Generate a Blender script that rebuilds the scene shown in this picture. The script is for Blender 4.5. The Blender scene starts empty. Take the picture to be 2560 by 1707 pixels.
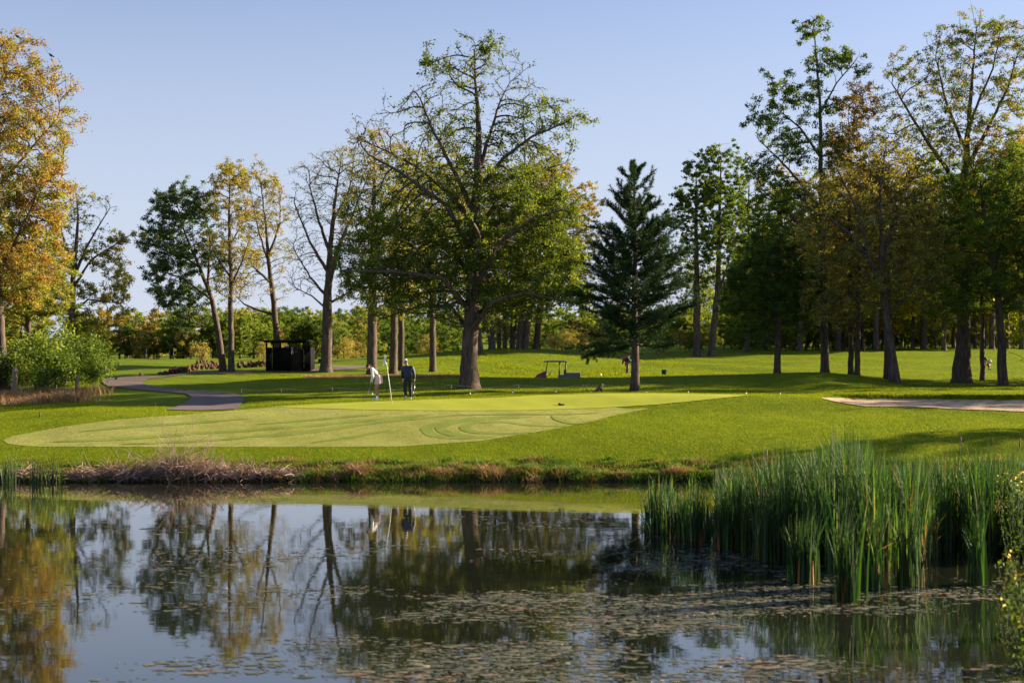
import bpy, math, random, numpy as np
from mathutils import Vector, Matrix
R = math.radians
SC = bpy.context.scene
COL = SC.collection
# ------------------------------------------------------------ camera, sky, sun, exposure
F, H0, YH = 3555.0, 3.74, 912.0          # focal length in photo pixels, eye height over the water, horizon row
cd = bpy.data.cameras.new('camera'); cam = bpy.data.objects.new('camera', cd); COL.objects.link(cam)
cam.location = (0, 0, H0); cam.rotation_euler = (R(90), 0, 0)
cd.sensor_width = 36; cd.lens = 36 * F / 2560; cd.shift_y = (YH - 853.5) / 2560
cd.clip_end = 3000; cd.clip_start = 0.5
cd.dof.use_dof = True; cd.dof.focus_distance = 66; cd.dof.aperture_fstop = 1.6
SC.camera = cam
SUN_EL, SUN_AZ = 17.0, 19.0               # azimuth measured from +X towards +Y
w = bpy.data.worlds.new("World"); SC.world = w; w.use_nodes = True
nt = w.node_tree; sky = nt.nodes.new('ShaderNodeTexSky'); sky.sky_type = 'NISHITA'; sky.sun_disc = False
sky.sun_elevation = R(SUN_EL); sky.sun_rotation = R(90 - SUN_AZ)
sky.air_density = 1.0; sky.dust_density = 1.0; sky.ozone_density = 2.5; sky.altitude = 100
tn = nt.nodes.new('ShaderNodeMixRGB'); tn.blend_type = 'MULTIPLY'; tn.inputs[0].default_value = 1; tn.inputs[2].default_value = (1.06, .95, 1.06, 1); nt.links.new(sky.outputs[0], tn.inputs[1])
tc = nt.nodes.new('ShaderNodeTexCoord'); sp_ = nt.nodes.new('ShaderNodeSeparateXYZ'); nt.links.new(tc.outputs['Generated'], sp_.inputs[0])
rp = nt.nodes.new('ShaderNodeMapRange'); rp.inputs[1].default_value = 0.0; rp.inputs[2].default_value = .37; rp.inputs[3].default_value = .88; rp.inputs[4].default_value = 0; rp.interpolation_type = 'SMOOTHSTEP'; nt.links.new(sp_.outputs[2], rp.inputs[0])
hz = nt.nodes.new('ShaderNodeMixRGB'); hz.inputs[2].default_value = (3.75, 4.15, 5.1, 1); nt.links.new(rp.outputs[0], hz.inputs[0]); nt.links.new(tn.outputs[0], hz.inputs[1])
nt.links.new(hz.outputs[0], nt.nodes['Background'].inputs[0]); nt.nodes['Background'].inputs[1].default_value = 0.05
sl = bpy.data.lights.new('sun', 'SUN'); so = bpy.data.objects.new('sun', sl); COL.objects.link(so)
sl.energy = 5.0; sl.angle = R(0.6); sl.color = (1.0, 0.83, 0.60)
sd = Vector((math.cos(R(SUN_EL)) * math.cos(R(SUN_AZ)), math.cos(R(SUN_EL)) * math.sin(R(SUN_AZ)), math.sin(R(SUN_EL))))
so.rotation_euler = sd.to_track_quat('Z', 'Y').to_euler(); so.location = (60, 20, 40)
SC.view_settings.view_transform = 'Standard'; SC.view_settings.look = 'None'
SC.view_settings.exposure = 1.82; SC.view_settings.gamma = 1
SC.render.engine = 'CYCLES'
SC.cycles.max_bounces = 8; SC.cycles.transparent_max_bounces = 4; SC.cycles.caustics_reflective = False

# ------------------------------------------------------------ helpers
def at(px, py, Y): return np.array([(px - 1280) / F * Y, Y, H0 - (py - YH) / F * Y])
def tag(o, label=None, cat=None, group=None, kind=None):
    if label: o['label'] = label
    if cat: o['category'] = cat
    if group: o['group'] = group
    if kind: o['kind'] = kind
    return o
def empty(name, loc, rz=0):
    o = bpy.data.objects.new(name, None); COL.objects.link(o); o.location = loc; o.rotation_euler = (0, 0, rz)
    o.empty_display_size = .2; return o
def npmesh(name, V, faces, tint=None, smooth=False):
    me = bpy.data.meshes.new(name); V = np.asarray(V, dtype=np.float32)
    me.vertices.add(len(V)); me.vertices.foreach_set('co', V.ravel())
    if not isinstance(faces, list): faces = [faces]
    faces = [np.asarray(f, dtype=np.int32) for f in faces if len(f)]
    idx = np.concatenate([f.ravel() for f in faces]); sizes = np.concatenate([np.full(len(f), f.shape[1]) for f in faces])
    st = np.concatenate([[0], np.cumsum(sizes)[:-1]]).astype(np.int32)
    me.loops.add(len(idx)); me.loops.foreach_set('vertex_index', idx)
    me.polygons.add(len(sizes)); me.polygons.foreach_set('loop_start', st)
    if smooth: me.polygons.foreach_set('use_smooth', np.ones(len(sizes), dtype=bool))
    me.update(calc_edges=True)
    if tint is not None:
        a = me.attributes.new('tint', 'FLOAT', 'POINT'); a.data.foreach_set('value', np.asarray(tint, dtype=np.float32))
    return me
def link(name, me, mat, parent=None, loc=None):
    o = bpy.data.objects.new(name, me); COL.objects.link(o)
    if mat is not None and not me.materials: me.materials.append(mat)
    if parent is not None: o.parent = parent
    if loc is not None: o.location = loc
    return o
def copy_tree(o, parent=None):
    c = o.copy(); COL.objects.link(c)
    if parent is not None: c.parent = parent
    for ch in list(o.children): copy_tree(ch, c)
    return c
class MB:
    """collects boxes, tubes and lathes into one mesh"""
    def __init__(s): s.V = []; s.F3 = []; s.F4 = []; s.n = 0
    def add(s, V, f4=(), f3=()):
        V = np.asarray(V, float); s.V.append(V)
        for f in f4: s.F4.append([i + s.n for i in f])
        for f in f3: s.F3.append([i + s.n for i in f])
        s.n += len(V)
    def box(s, c, d, rot=None):
        c = np.array(c); hx, hy, hz = np.array(d) / 2.
        P = np.array([[x * hx, y * hy, z * hz] for z in (-1, 1) for y in (-1, 1) for x in (-1, 1)])
        if rot is not None: P = P @ np.array(rot.to_3x3()).T
        s.add(P + c, [(0, 2, 3, 1), (4, 5, 7, 6), (0, 1, 5, 4), (2, 6, 7, 3), (0, 4, 6, 2), (1, 3, 7, 5)])
    def tube(s, pts, rad, n=8, cap=True):
        pts = np.array(pts, float); m = len(pts)
        rad = np.full(m, rad) if np.isscalar(rad) else np.array(rad, float)
        t = np.gradient(pts, axis=0); t /= np.linalg.norm(t, axis=1)[:, None] + 1e-9
        ref = np.array([.31, .94, .12]) if abs(t[0][1]) < .9 else np.array([.9, .1, .3])
        u = np.cross(t, ref); u /= np.linalg.norm(u, axis=1)[:, None] + 1e-9; v = np.cross(t, u)
        a = np.arange(n) / n * 2 * np.pi
        P = pts[:, None, :] + rad[:, None, None] * (np.cos(a)[None, :, None] * u[:, None, :] + np.sin(a)[None, :, None] * v[:, None, :])
        f = [(i * n + j, i * n + (j + 1) % n, (i + 1) * n + (j + 1) % n, (i + 1) * n + j) for i in range(m - 1) for j in range(n)]
        P = P.reshape(-1, 3); f3 = []
        if cap:
            P = np.vstack([P, pts[0], pts[-1]])
            f3 = [(j, m * n, (j + 1) % n) for j in range(n)] + [((m - 1) * n + j, (m - 1) * n + (j + 1) % n, m * n + 1) for j in range(n)]
        s.add(P, f, f3)
    def ell(s, c, r, rot=None, nu=14, nv=9):
        P = []; 
        for i in range(nv + 1):
            th = math.pi * i / nv
            for j in range(nu):
                ph = 2 * math.pi * j / nu; P.append([r[0] * math.sin(th) * math.cos(ph), r[1] * math.sin(th) * math.sin(ph), r[2] * math.cos(th)])
        P = np.array(P)
        if rot is not None: P = P @ np.array(rot.to_3x3()).T
        f = [(i * nu + j, (i + 1) * nu + j, (i + 1) * nu + (j + 1) % nu, i * nu + (j + 1) % nu) for i in range(nv) for j in range(nu)]
        s.add(P + np.array(c), f)
    def build(s, name, mat, parent=None, smooth=False, bevel=0, loc=None):
        me = npmesh(name, np.vstack(s.V), [f for f in (s.F4, s.F3) if len(f)], smooth=smooth)
        o = link(name, me, mat, parent, loc)
        if bevel:
            b = o.modifiers.new('b', 'BEVEL'); b.width = bevel; b.segments = 2; b.limit_method = 'ANGLE'
        return o

# ------------------------------------------------------------ materials
def newmat(name):
    m = bpy.data.materials.new(name); m.use_nodes = True; n = m.node_tree; n.nodes.clear()
    out = n.nodes.new('ShaderNodeOutputMaterial'); return m, n, out
def N(n, t, **k):
    x = n.nodes.new(t)
    for a, b in k.items(): setattr(x, a, b)
    return x
def ramp(n, src, stops):
    r = N(n, 'ShaderNodeValToRGB'); e = r.color_ramp.elements
    while len(e) > 1: e.remove(e[0])
    e[0].position = stops[0][0]; e[0].color = (*stops[0][1], 1)
    for p, c in stops[1:]: q = e.new(p); q.color = (*c, 1)
    n.links.new(src, r.inputs[0]); return r.outputs[0]
def noise(n, scale, detail=4, vec=None, rough=.6, mapscale=None):
    x = N(n, 'ShaderNodeTexNoise'); x.inputs['Scale'].default_value = scale; x.inputs['Detail'].default_value = detail
    x.inputs['Roughness'].default_value = rough
    if vec is None: vec = N(n, 'ShaderNodeTexCoord').outputs['Object']
    if mapscale:
        mp = N(n, 'ShaderNodeMapping'); mp.inputs['Scale'].default_value = mapscale; n.links.new(vec, mp.inputs[0]); vec = mp.outputs[0]
    n.links.new(vec, x.inputs['Vector']); return x.outputs['Fac']
def math_(n, op, a, b):
    x = N(n, 'ShaderNodeMath'); x.operation = op
    for i, v in enumerate((a, b)):
        if isinstance(v, (int, float)): x.inputs[i].default_value = v
        else: n.links.new(v, x.inputs[i])
    return x.outputs[0]
def mixc(n, f, a, b, mode='MIX'):
    x = N(n, 'ShaderNodeMixRGB'); x.blend_type = mode
    for i, v in enumerate((f, a, b)):
        if isinstance(v, (int, float)): x.inputs[i].default_value = v
        elif isinstance(v, tuple): x.inputs[i].default_value = (*v, 1)
        else: n.links.new(v, x.inputs[i])
    return x.outputs[0]
def principled(name, col, rough=.6, metal=0, stops=None, nscale=6, bump=0, bscale=None, mapscale=None, spec=.5):
    m, n, out = newmat(name); p = N(n, 'ShaderNodeBsdfPrincipled'); n.links.new(p.outputs[0], out.inputs[0])
    p.inputs['Roughness'].default_value = rough; p.inputs['Metallic'].default_value = metal
    p.inputs['Specular IOR Level'].default_value = spec
    f = noise(n, nscale, 5, mapscale=mapscale)
    if stops is None: stops = [(.3, tuple(c * .82 for c in col)), (.7, tuple(min(1, c * 1.12) for c in col))]
    n.links.new(ramp(n, f, stops), p.inputs['Base Color'])
    if bump:
        b = N(n, 'ShaderNodeBump'); b.inputs['Strength'].default_value = bump; b.inputs['Distance'].default_value = .05
        n.links.new(noise(n, bscale or nscale * 3, 6, mapscale=mapscale), b.inputs['Height']); n.links.new(b.outputs[0], p.inputs['Normal'])
    return m
def leafmat(name, stops, trans=.42, gloss=.018, nscale=.35):
    """stops over (per-leaf tint blended with a clump noise)"""
    m, n, out = newmat(name)
    a = N(n, 'ShaderNodeAttribute'); a.attribute_name = 'tint'
    f = noise(n, nscale, 2); f = math_(n, 'MULTIPLY', math_(n, 'SUBTRACT', f, .5), .9)
    f = math_(n, 'ADD', a.outputs['Fac'], f); c = ramp(n, f, stops)
    d = N(n, 'ShaderNodeBsdfDiffuse'); t = N(n, 'ShaderNodeBsdfTranslucent'); g = N(n, 'ShaderNodeBsdfGlossy'); g.inputs['Roughness'].default_value = .6
    n.links.new(c, d.inputs[0])
    n.links.new(mixc(n, 1.0, c, (1.25, 1.2, .55), 'MULTIPLY'), t.inputs[0])
    g.inputs[0].default_value = (.8, .85, .8, 1)
    m1 = N(n, 'ShaderNodeMixShader'); m1.inputs[0].default_value = trans; n.links.new(d.outputs[0], m1.inputs[1]); n.links.new(t.outputs[0], m1.inputs[2])
    m2 = N(n, 'ShaderNodeMixShader'); m2.inputs[0].default_value = gloss; n.links.new(m1.outputs[0], m2.inputs[1]); n.links.new(g.outputs[0], m2.inputs[2])
    n.links.new(m2.outputs[0], out.inputs[0]); return m

L_GOLD = leafmat('leaf_gold', [(.1, (.20, .13, .02)), (.45, (.34, .25, .045)), (.8, (.40, .32, .08)), (1, (.22, .24, .04))])
L_ORANGE = leafmat('leaf_orange', [(.05, (.24, .13, .018)), (.4, (.40, .23, .035)), (.7, (.38, .27, .05)), (1, (.20, .24, .03))])
L_YG = leafmat('leaf_yellowgreen', [(.1, (.16, .17, .02)), (.5, (.30, .29, .04)), (.9, (.40, .35, .07))])
L_SPR = leafmat('leaf_spring', [(.1, (.09, .14, .012)), (.5, (.18, .25, .022)), (.9, (.30, .33, .04))])
L_GREEN = leafmat('leaf_green', [(.1, (.05, .09, .008)), (.5, (.095, .155, .013)), (.9, (.18, .25, .025))])
L_DGREEN = leafmat('leaf_darkgreen', [(.1, (.03, .055, .008)), (.5, (.07, .12, .012)), (.9, (.15, .21, .022))], trans=.42)
L_BLUEG = leafmat('leaf_bluegreen', [(.1, (.05, .09, .03)), (.5, (.095, .155, .045)), (.9, (.17, .24, .065))], trans=.4)
L_CTR = leafmat('leaf_pear', [(.1, (.06, .09, .010)), (.5, (.13, .185, .016)), (.9, (.27, .32, .035))], trans=.5)
L_BROWN = leafmat('leaf_brown', [(.1, (.13, .09, .018)), (.5, (.25, .18, .035)), (.9, (.19, .21, .03))], trans=.5)
L_PALE = leafmat('leaf_pale', [(.1, (.30, .24, .06)), (.5, (.42, .34, .09)), (.9, (.34, .34, .08))])
L_PINE = leafmat('needles', [(.1, (.015, .035, .012)), (.5, (.032, .068, .02)), (.9, (.07, .12, .03))], trans=.15)
BARK = principled('bark', (.12, .09, .07), .95, stops=[(.3, (.05, .036, .028)), (.55, (.115, .085, .066)), (.8, (.19, .15, .12))], nscale=3, bump=.9, bscale=7, mapscale=(2.2, 2.2, .5), spec=.15)
BARK2 = principled('bark_grey', (.16, .14, .12), .95, stops=[(.3, (.07, .058, .05)), (.55, (.15, .125, .105)), (.8, (.24, .205, .18))], nscale=3, bump=.8, bscale=8, mapscale=(2.5, 2.5, .6), spec=.15)
DEAD = principled('dead_wood', (.33, .25, .19), .9, stops=[(.3, (.13, .075, .05)), (.5, (.30, .20, .15)), (.75, (.55, .43, .35))], nscale=2.5, spec=.2)

# ------------------------------------------------------------ terrain heights
PXC = [-400, 0, 250, 500, 750, 1000, 1300, 1600, 1900, 2050, 2300, 2560, 3000]
TAB = [
 (43.0, [1300]*13), (45.3, [1214]*13), (45.6, [1195]*13), (46.6, [1178]*13), (48.0, [1158, 1158, 1156, 1154, 1153, 1152, 1152, 1151, 1150, 1150, 1150, 1150, 1150]),
 (50.4, [1120,1118,1115,1115,1115,1113,1110,1105,1100,1100,1100,1100,1100]),
 (53.2, [1095,1088,1078,1075,1072,1070,1068,1066,1066,1066,1068,1072,1080]),
 (56.6, [1070,1058,1045,1038,1034,1029,1028,1032,1034,1036,1040,1045,1055]),
 (60, [1052,1038,1024,1027,1014,1005,996,988,990,994,998,1000,1010]),
 (62.5, [1045,1030,1019,1020,1008,1000,991,983,987,990,992,994,1005]),
 (66.5, [1038,1022,1011,1010,1001,994,987,984,985,983,980,980,990]),
 (72, [1031,1015,1003,1000,992,986,981,979,980,977,969,969,980]),
 (76, [1024,1007,993,989,982,977,975,974,976,974,970,970,980]),
 (82, [1010,990,975,972,965,960,958,960,962,958,972,975,978]),
 (88, [1000,978,962,955,947,944,946,943,936,931,966,968,972]),
 (100, [985,962,950,940,942,942,943,942,938,934,954,958,962]),
 (110, [972,952,943,936,938,938,943,941,937,934,942,946,950]),
 (120, [962,945,935,928,920,922,936,936,933,930,932,934,938]),
 (135, [950,935,925,921,912,905,905,915,915,912,912,912,915]),
 (150, [940,925,917,916,908,895,885,900,898,895,893,893,895]),
 (165, [932,920,914,913,906,889,873,888,882,880,880,878,880]),
 (190, [925,915,908,903,903,890,876,878,872,872,870,870,870]),
 (230, [918,908,901,899,900,893,880,872,866,866,866,866,866]),
 (300, [910,902,898,896,896,895,880,868,864,864,864,864,864]),
 (420, [900,895,890,880,875,870,868,862,860,860,860,860,860]),
 (700, [880,880,870,850,838,832,832,838,850,852,852,852,852])]
def pchip(x, y, xq):
    x = np.array(x, float); y = np.array(y, float); h = np.diff(x)[:, None]; d = np.diff(y, axis=0) / h
    m = np.zeros_like(y); w1 = 2 * h[1:] + h[:-1]; w2 = h[1:] + 2 * h[:-1]
    ok = d[:-1] * d[1:] > 0
    with np.errstate(all='ignore'): mm = (w1 + w2) / (w1 / d[:-1] + w2 / d[1:])
    m[1:-1] = np.where(ok, mm, 0); m[0] = d[0]; m[-1] = d[-1]
    i = np.clip(np.searchsorted(x, xq) - 1, 0, len(x) - 2); t = np.clip((xq - x[i]) / h[i, 0], 0, 1)[:, None]
    hh = h[i]; return ((1 + 2 * t) * (1 - t) ** 2) * y[i] + t * (1 - t) ** 2 * hh * m[i] + t * t * (3 - 2 * t) * y[i + 1] + t * t * (t - 1) * hh * m[i + 1]
ys = [43.0]
while ys[-1] < 700:
    Y = ys[-1]; ys.append(Y + (.15 if Y < 47 else .3 if Y < 57 else .14 if Y < 64.5 else .35 if Y < 92 else .8 if Y < 130 else Y * .012))
YG = np.array(ys); YG[-1] = 700
PG = np.concatenate([np.arange(-3400, -200, 60), np.arange(-200, 2800, 12), np.arange(2800, 6000, 60)]).astype(float)
A = pchip([t[0] for t in TAB], [t[1] for t in TAB], YG)
A = pchip(PXC, A.T, np.clip(PG, -400, 3000)).T
ZG = H0 - (A - YH) / F * YG[:, None]
XG = (PG[None, :] - 1280) / F * YG[:, None]; YY = np.repeat(YG[:, None], len(PG), 1)
fade = (np.clip((YG - 47) / 4, 0, 1) * np.interp(YG, [47, 63, 66], [.3, .3, 1]))[:, None]
ZG += fade * (.022 * np.sin(XG * 1.3 + .8 * np.sin(YY * .7)) * np.sin(YY * .9 + XG * .3) + .03 * np.sin(XG * .45 + YY * .37) + .012 * np.sin(XG * 3.1 + 1.7 * YY))
ZG += (.10 * np.sin(XG * 1.1 + 1) * np.sin(XG * .37) + .05 * np.sin(XG * 3.7)) * np.exp(-((YY - 46.4) / .7) ** 2)
far = np.clip((YY - 95) / 40, 0, 1); ZG += far * (.12 * np.sin(XG * .21 + YY * .05) * np.sin(YY * .17 + XG * .06) + .05 * np.sin(XG * .6 + YY * .3))
def bump2(x, y, cx, cy, sx, sy): return np.exp(-((x - cx) / sx) ** 2 - ((y - cy) / sy) ** 2)
ZG -= .85 * bump2(XG, YY, (1392 - 1280) / F * 100, 101, 4.5, 5.5)
# bunker hollow
def bunk(x, y):
    """0 outside, rising to 1 inside the sand"""
    fl = 57.9 + .25 * np.sin(x * .5) ; bl = 60.9 + .2 * np.sin(x * .8 + 1)
    s = np.clip((x - 13.0) / 1.5, 0, 1) * np.clip((30 - x) / 2, 0, 1); s = np.sqrt(s)
    c = (fl + bl) / 2 + .35 * (1 - s); hw = (bl - fl) / 2 * s
    v = (y - c) / np.maximum(hw, 1e-3); return np.where(s > 0, v, 9), s
v, s = bunk(XG, YY)
ins = np.clip((1 - np.abs(v)) * 3.0, 0, 1)
prof = np.where(v > 0, np.clip((1.0 - v) / .10, 0, 1) * (.12 + .06 * (1 - v)), np.clip((1 + v) * 1.3, 0, 1) * .18)
ZG -= np.where(np.abs(v) < 1, prof * s, 0)
ZG += .12 * s * np.exp(-((v - 1.12) / .14) ** 2)      # raised lip
def zf(x, y):
    x = np.asarray(x, float); y = np.asarray(y, float)
    px = 1280 + x / np.maximum(y, 1) * F
    i = np.clip(np.searchsorted(YG, y) - 1, 0, len(YG) - 2); j = np.clip(np.searchsorted(PG, px) - 1, 0, len(PG) - 2)
    a = np.clip((y - YG[i]) / (YG[i + 1] - YG[i]), 0, 1); b = np.clip((px - PG[j]) / (PG[j + 1] - PG[j]), 0, 1)
    return (ZG[i, j] * (1 - a) + ZG[i + 1, j] * a) * (1 - b) + (ZG[i, j + 1] * (1 - a) + ZG[i + 1, j + 1] * a) * b
def yof(px, py, lo=46.4, hi=64):
    """distance at which the ground shows at this spot"""
    q = np.linspace(lo, hi, 500); x = (px - 1280) / F * q; z = zf(x, q); s = YH + (H0 - z) / q * F
    k = np.argmax(s <= py); return q[k] if (s <= py).any() else hi
def onground(px, Y, dz=0):
    x = (px - 1280) / F * Y; return (x, Y, float(zf(x, Y)) + dz)

# ground material
def grassmat(name, cols, soil=False, fine=26, bump=.7, straw=None, amp=1):
    m, n, out = newmat(name); p = N(n, 'ShaderNodeBsdfPrincipled'); p.inputs['Roughness'].default_value = .8; p.inputs['Specular IOR Level'].default_value = .03
    big = noise(n, .22, 6, rough=.7); mid = noise(n, 1.7, 5); fi = noise(n, fine, 3, rough=.7)
    f = math_(n, 'ADD', math_(n, 'MULTIPLY', big, .45), math_(n, 'ADD', math_(n, 'MULTIPLY', mid, .3), math_(n, 'MULTIPLY', fi, .3 * amp)))
    c = ramp(n, f, cols)
    if straw: c = mixc(n, ramp(n, noise(n, .5, 6), [(.60, (0, 0, 0)), (.72, (1, 1, 1))]), c, straw)
    if soil:
        g = N(n, 'ShaderNodeNewGeometry'); sp = N(n, 'ShaderNodeSeparateXYZ'); n.links.new(g.outputs['Position'], sp.inputs[0])
        k = math_(n, 'ADD', sp.outputs[2], math_(n, 'MULTIPLY', noise(n, 3, 4), .5))
        c = mixc(n, ramp(n, k, [(.62, (1, 1, 1)), (.78, (0, 0, 0))]), c, (.035, .022, .013))
    n.links.new(c, p.inputs['Base Color'])
    b = N(n, 'ShaderNodeBump'); b.inputs['Strength'].default_value = bump; b.inputs['Distance'].default_value = .04
    n.links.new(math_(n, 'ADD', fi, math_(n, 'MULTIPLY', mid, .8)), b.inputs['Height']); n.links.new(b.outputs[0], p.inputs['Normal'])
    n.links.new(p.outputs[0], out.inputs[0]); return m
M_LAWN = grassmat('lawn', [(.36, (.075, .12, .006)), (.52, (.135, .185, .009)), (.68, (.20, .245, .014))], soil=True)
M_APRON = grassmat('apron', [(.38, (.20, .22, .035)), (.52, (.275, .285, .06)), (.66, (.36, .355, .10))], fine=30, bump=.35, amp=1.2)
M_GREEN = grassmat('green', [(.36, (.33, .36, .04)), (.52, (.38, .40, .05)), (.68, (.44, .45, .07))], fine=12, bump=.08, amp=.4)
M_TRACK = grassmat('track', [(.38, (.155, .20, .03)), (.52, (.205, .25, .045)), (.66, (.27, .31, .075))], fine=30, bump=.3)
M_SAND = principled('sand', (.55, .38, .26), .95, stops=[(.3, (.30, .20, .12)), (.5, (.46, .34, .22)), (.8, (.56, .43, .29))], nscale=2.2, bump=1.0, bscale=9, spec=.1)
M_PATH = principled('asphalt', (.2, .15, .15), .85, stops=[(.3, (.12, .092, .08)), (.55, (.165, .128, .112)), (.8, (.23, .18, .16))], nscale=7, bump=.2, bscale=60, spec=.2)

def gridfaces(r, c):
    i = np.arange(r - 1)[:, None] * c + np.arange(c - 1)[None, :]
    return np.stack([i, i + 1, i + 1 + c, i + c], -1).reshape(-1, 4)
V = np.stack([XG, YY, ZG], -1).reshape(-1, 3)
tag(link('ground', npmesh('ground', V, gridfaces(len(YG), len(PG)), smooth=True), M_LAWN), kind='structure')

def sheet(name, pxs, top, bot, mat, off=.02, nr=40, lo=46.4, hi=64, kind='structure'):
    rows = []
    for p in pxs:
        y0 = yof(p, np.interp(p, *zip(*bot)), lo, hi); y1 = yof(p, np.interp(p, *zip(*top)), lo, hi); y1 = max(y1, y0 + .02)
        q = np.linspace(y0, y1, nr); x = (p - 1280) / F * q; rows.append(np.stack([x, q, zf(x, q) + off], -1))
    V = np.array(rows).reshape(-1, 3)
    f = gridfaces(len(pxs), nr)[:, ::-1]
    return tag(link(name, npmesh(name, V, f, smooth=True), mat), kind=kind)
AP_T = [(8,1101),(30,1091),(60,1085),(150,1068),(300,1048),(450,1038),(690,1018),(800,1012),(940,1007),(1100,1003),(1300,1002),(1500,1012),(1560,1022),(1622,1021)]
AP_B = [(8,1102),(20,1110),(60,1115),(100,1117),(400,1118),(800,1118),(1000,1117),(1200,1103),(1400,1071),(1540,1038),(1622,1022)]
GR_B = [(688,1018),(760,1021),(900,1025),(1100,1027.5),(1300,1027),(1500,1021),(1650,1012),(1750,1002),(1872,989)]
GR_T = [(688,1017.5),(800,1011),(940,1005),(1100,999),(1250,995),(1350,988.5),(1500,985),(1600,984),(1700,985),(1800,987),(1872,988.5)]
sheet('apron', np.arange(8, 1623, 6), AP_T, AP_B, M_APRON, .012, 90)
sheet('putting_green', np.arange(688, 1873, 6), GR_T, GR_B, M_GREEN, .024, 50)
# mower tracks worn across the apron
def curvepts(pts, n=60):
    pts = np.array(pts, float); t = np.arange(len(pts)); return pchip(t, pts, np.linspace(0, len(pts) - 1, n))
def ystrip(line, wid, off):
    c = curvepts(line, 50); W = np.array([[*( (p[0] - 1280) / F * yof(*p),), yof(*p)] for p in c])
    t = np.gradient(W, axis=0); t /= np.linalg.norm(t, axis=1)[:, None] + 1e-9; nrm = np.stack([-t[:, 1], t[:, 0]], -1)
    tp = np.clip(np.minimum(np.arange(len(W)), np.arange(len(W))[::-1]) / 12., .05, 1)[:, None] ** .6; rows = [W + nrm * k * wid * tp for k in np.linspace(-.5, .5, 5)]; P = np.array(rows).reshape(-1, 2)
    return np.column_stack([P, zf(P[:, 0], P[:, 1]) + off])
lines = [
 [(1300,1040),(1200,1046),(1110,1056),(1065,1072),(1080,1088),(1150,1096),(1230,1095)],
 [(1330,1043),(1230,1048),(1140,1057),(1102,1070),(1115,1083),(1190,1093),(1240,1092)],
 [(1420,1068),(1330,1064),(1250,1055),(1190,1058),(1162,1070),(1180,1080),(1260,1085),(1330,1082)],
 [(560,1096),(700,1088),(850,1070),(960,1054),(1060,1046),(1160,1036)],
 [(430,1090),(600,1078),(760,1066),(900,1053),(1010,1044),(1080,1036)],
 [(780,1108),(900,1090),(980,1075)],
 [(640,1062),(760,1052),(900,1040),(960,1034)],
 [(130,1106),(300,1098),(420,1090),(560,1078)],
 [(200,1080),(330,1068),(480,1058),(620,1048)],
 [(1380,1040),(1400,1052),(1440,1060),(1520,1046)],
 [(1130,1040),(1280,1036),(1400,1036),(1500,1034)],
 [(300,1112),(480,1104),(620,1096)]]
VV = []; FF = []; n0 = 0
for k, L in enumerate(lines):
    P = ystrip(L, [.42, .42, .4, .5, .5, .3, .4, .5, .45, .3, .35, .35][k], .020 + .0007 * k); VV.append(P); FF.append(gridfaces(5, 50) + n0); n0 += len(P)
tag(link('mower_tracks', npmesh('mower_tracks', np.vstack(VV), np.vstack(FF)), M_TRACK), kind='structure')
# cart path, given by its two edges
def strip2(name, prs, mat, off, lo, hi):
    A_ = curvepts([p[0] for p in prs], 90); B_ = curvepts([p[1] for p in prs], 90); rows = []
    for a, b in zip(A_, B_):
        ya, yb = yof(*a, lo, hi), yof(*b, lo, hi); pa = np.array([(a[0] - 1280) / F * ya, ya]); pb = np.array([(b[0] - 1280) / F * yb, yb])
        q = pa[None] + (pb - pa)[None] * np.linspace(0, 1, 16)[:, None]; rows.append(np.column_stack([q, zf(q[:, 0], q[:, 1]) + off]))
    return link(name, npmesh(name, np.array(rows).reshape(-1, 3), gridfaces(90, 16), smooth=True), mat)
prs = [((420,1026),(592,1024)),((455,1012),(604,1010)),((472,1002),(611,1001)),((477,994),(606,994)),((468,987),(585,985)),((440,983),(520,979)),
 ((388,978.6),(461,976)),((342,975),(427,973.5)),((300,970),(385,966)),((270,966),(362,961)),((256,957),(357,957)),((256,951),(361,952.5)),((272,945.5),(373,949)),((342,942),(398,944.5)),((393,940),(435,942))]
tag(strip2('path', prs, M_PATH, .035, 60, 125), kind='structure')
prs2 = [((435,937.5),(420,941)),((520,931.5),(520,935)),((600,930.5),(600,933.5)),((690,928),(690,931.5)),((780,922),(800,929)),((850,916),(870,924)),((900,914.5),(930,920))]
tag(strip2('path', prs2, M_PATH, .05, 95, 140), kind='structure')
# sand of the bunker
xs = np.linspace(13.01, 29.5, 130); rows = []
for x in xs:
    fl = 57.9 + .25 * math.sin(x * .5); bl = 60.9 + .2 * math.sin(x * .8 + 1)
    s_ = math.sqrt(min(1, max(0, (x - 13.0) / 1.5)) * min(1, (30 - x) / 2)); c = (fl + bl) / 2 + .35 * (1 - s_); hw = (bl - fl) / 2 * s_
    q = np.linspace(c - hw * .98, c + hw * .93, 26); rows.append(np.column_stack([np.full(26, x), q, zf(np.full(26, x), q) + .03]))
tag(link('bunker_sand', npmesh('bunker_sand', np.array(rows).reshape(-1, 3), gridfaces(130, 26)[:, ::-1], smooth=True), M_SAND), kind='structure')

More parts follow.
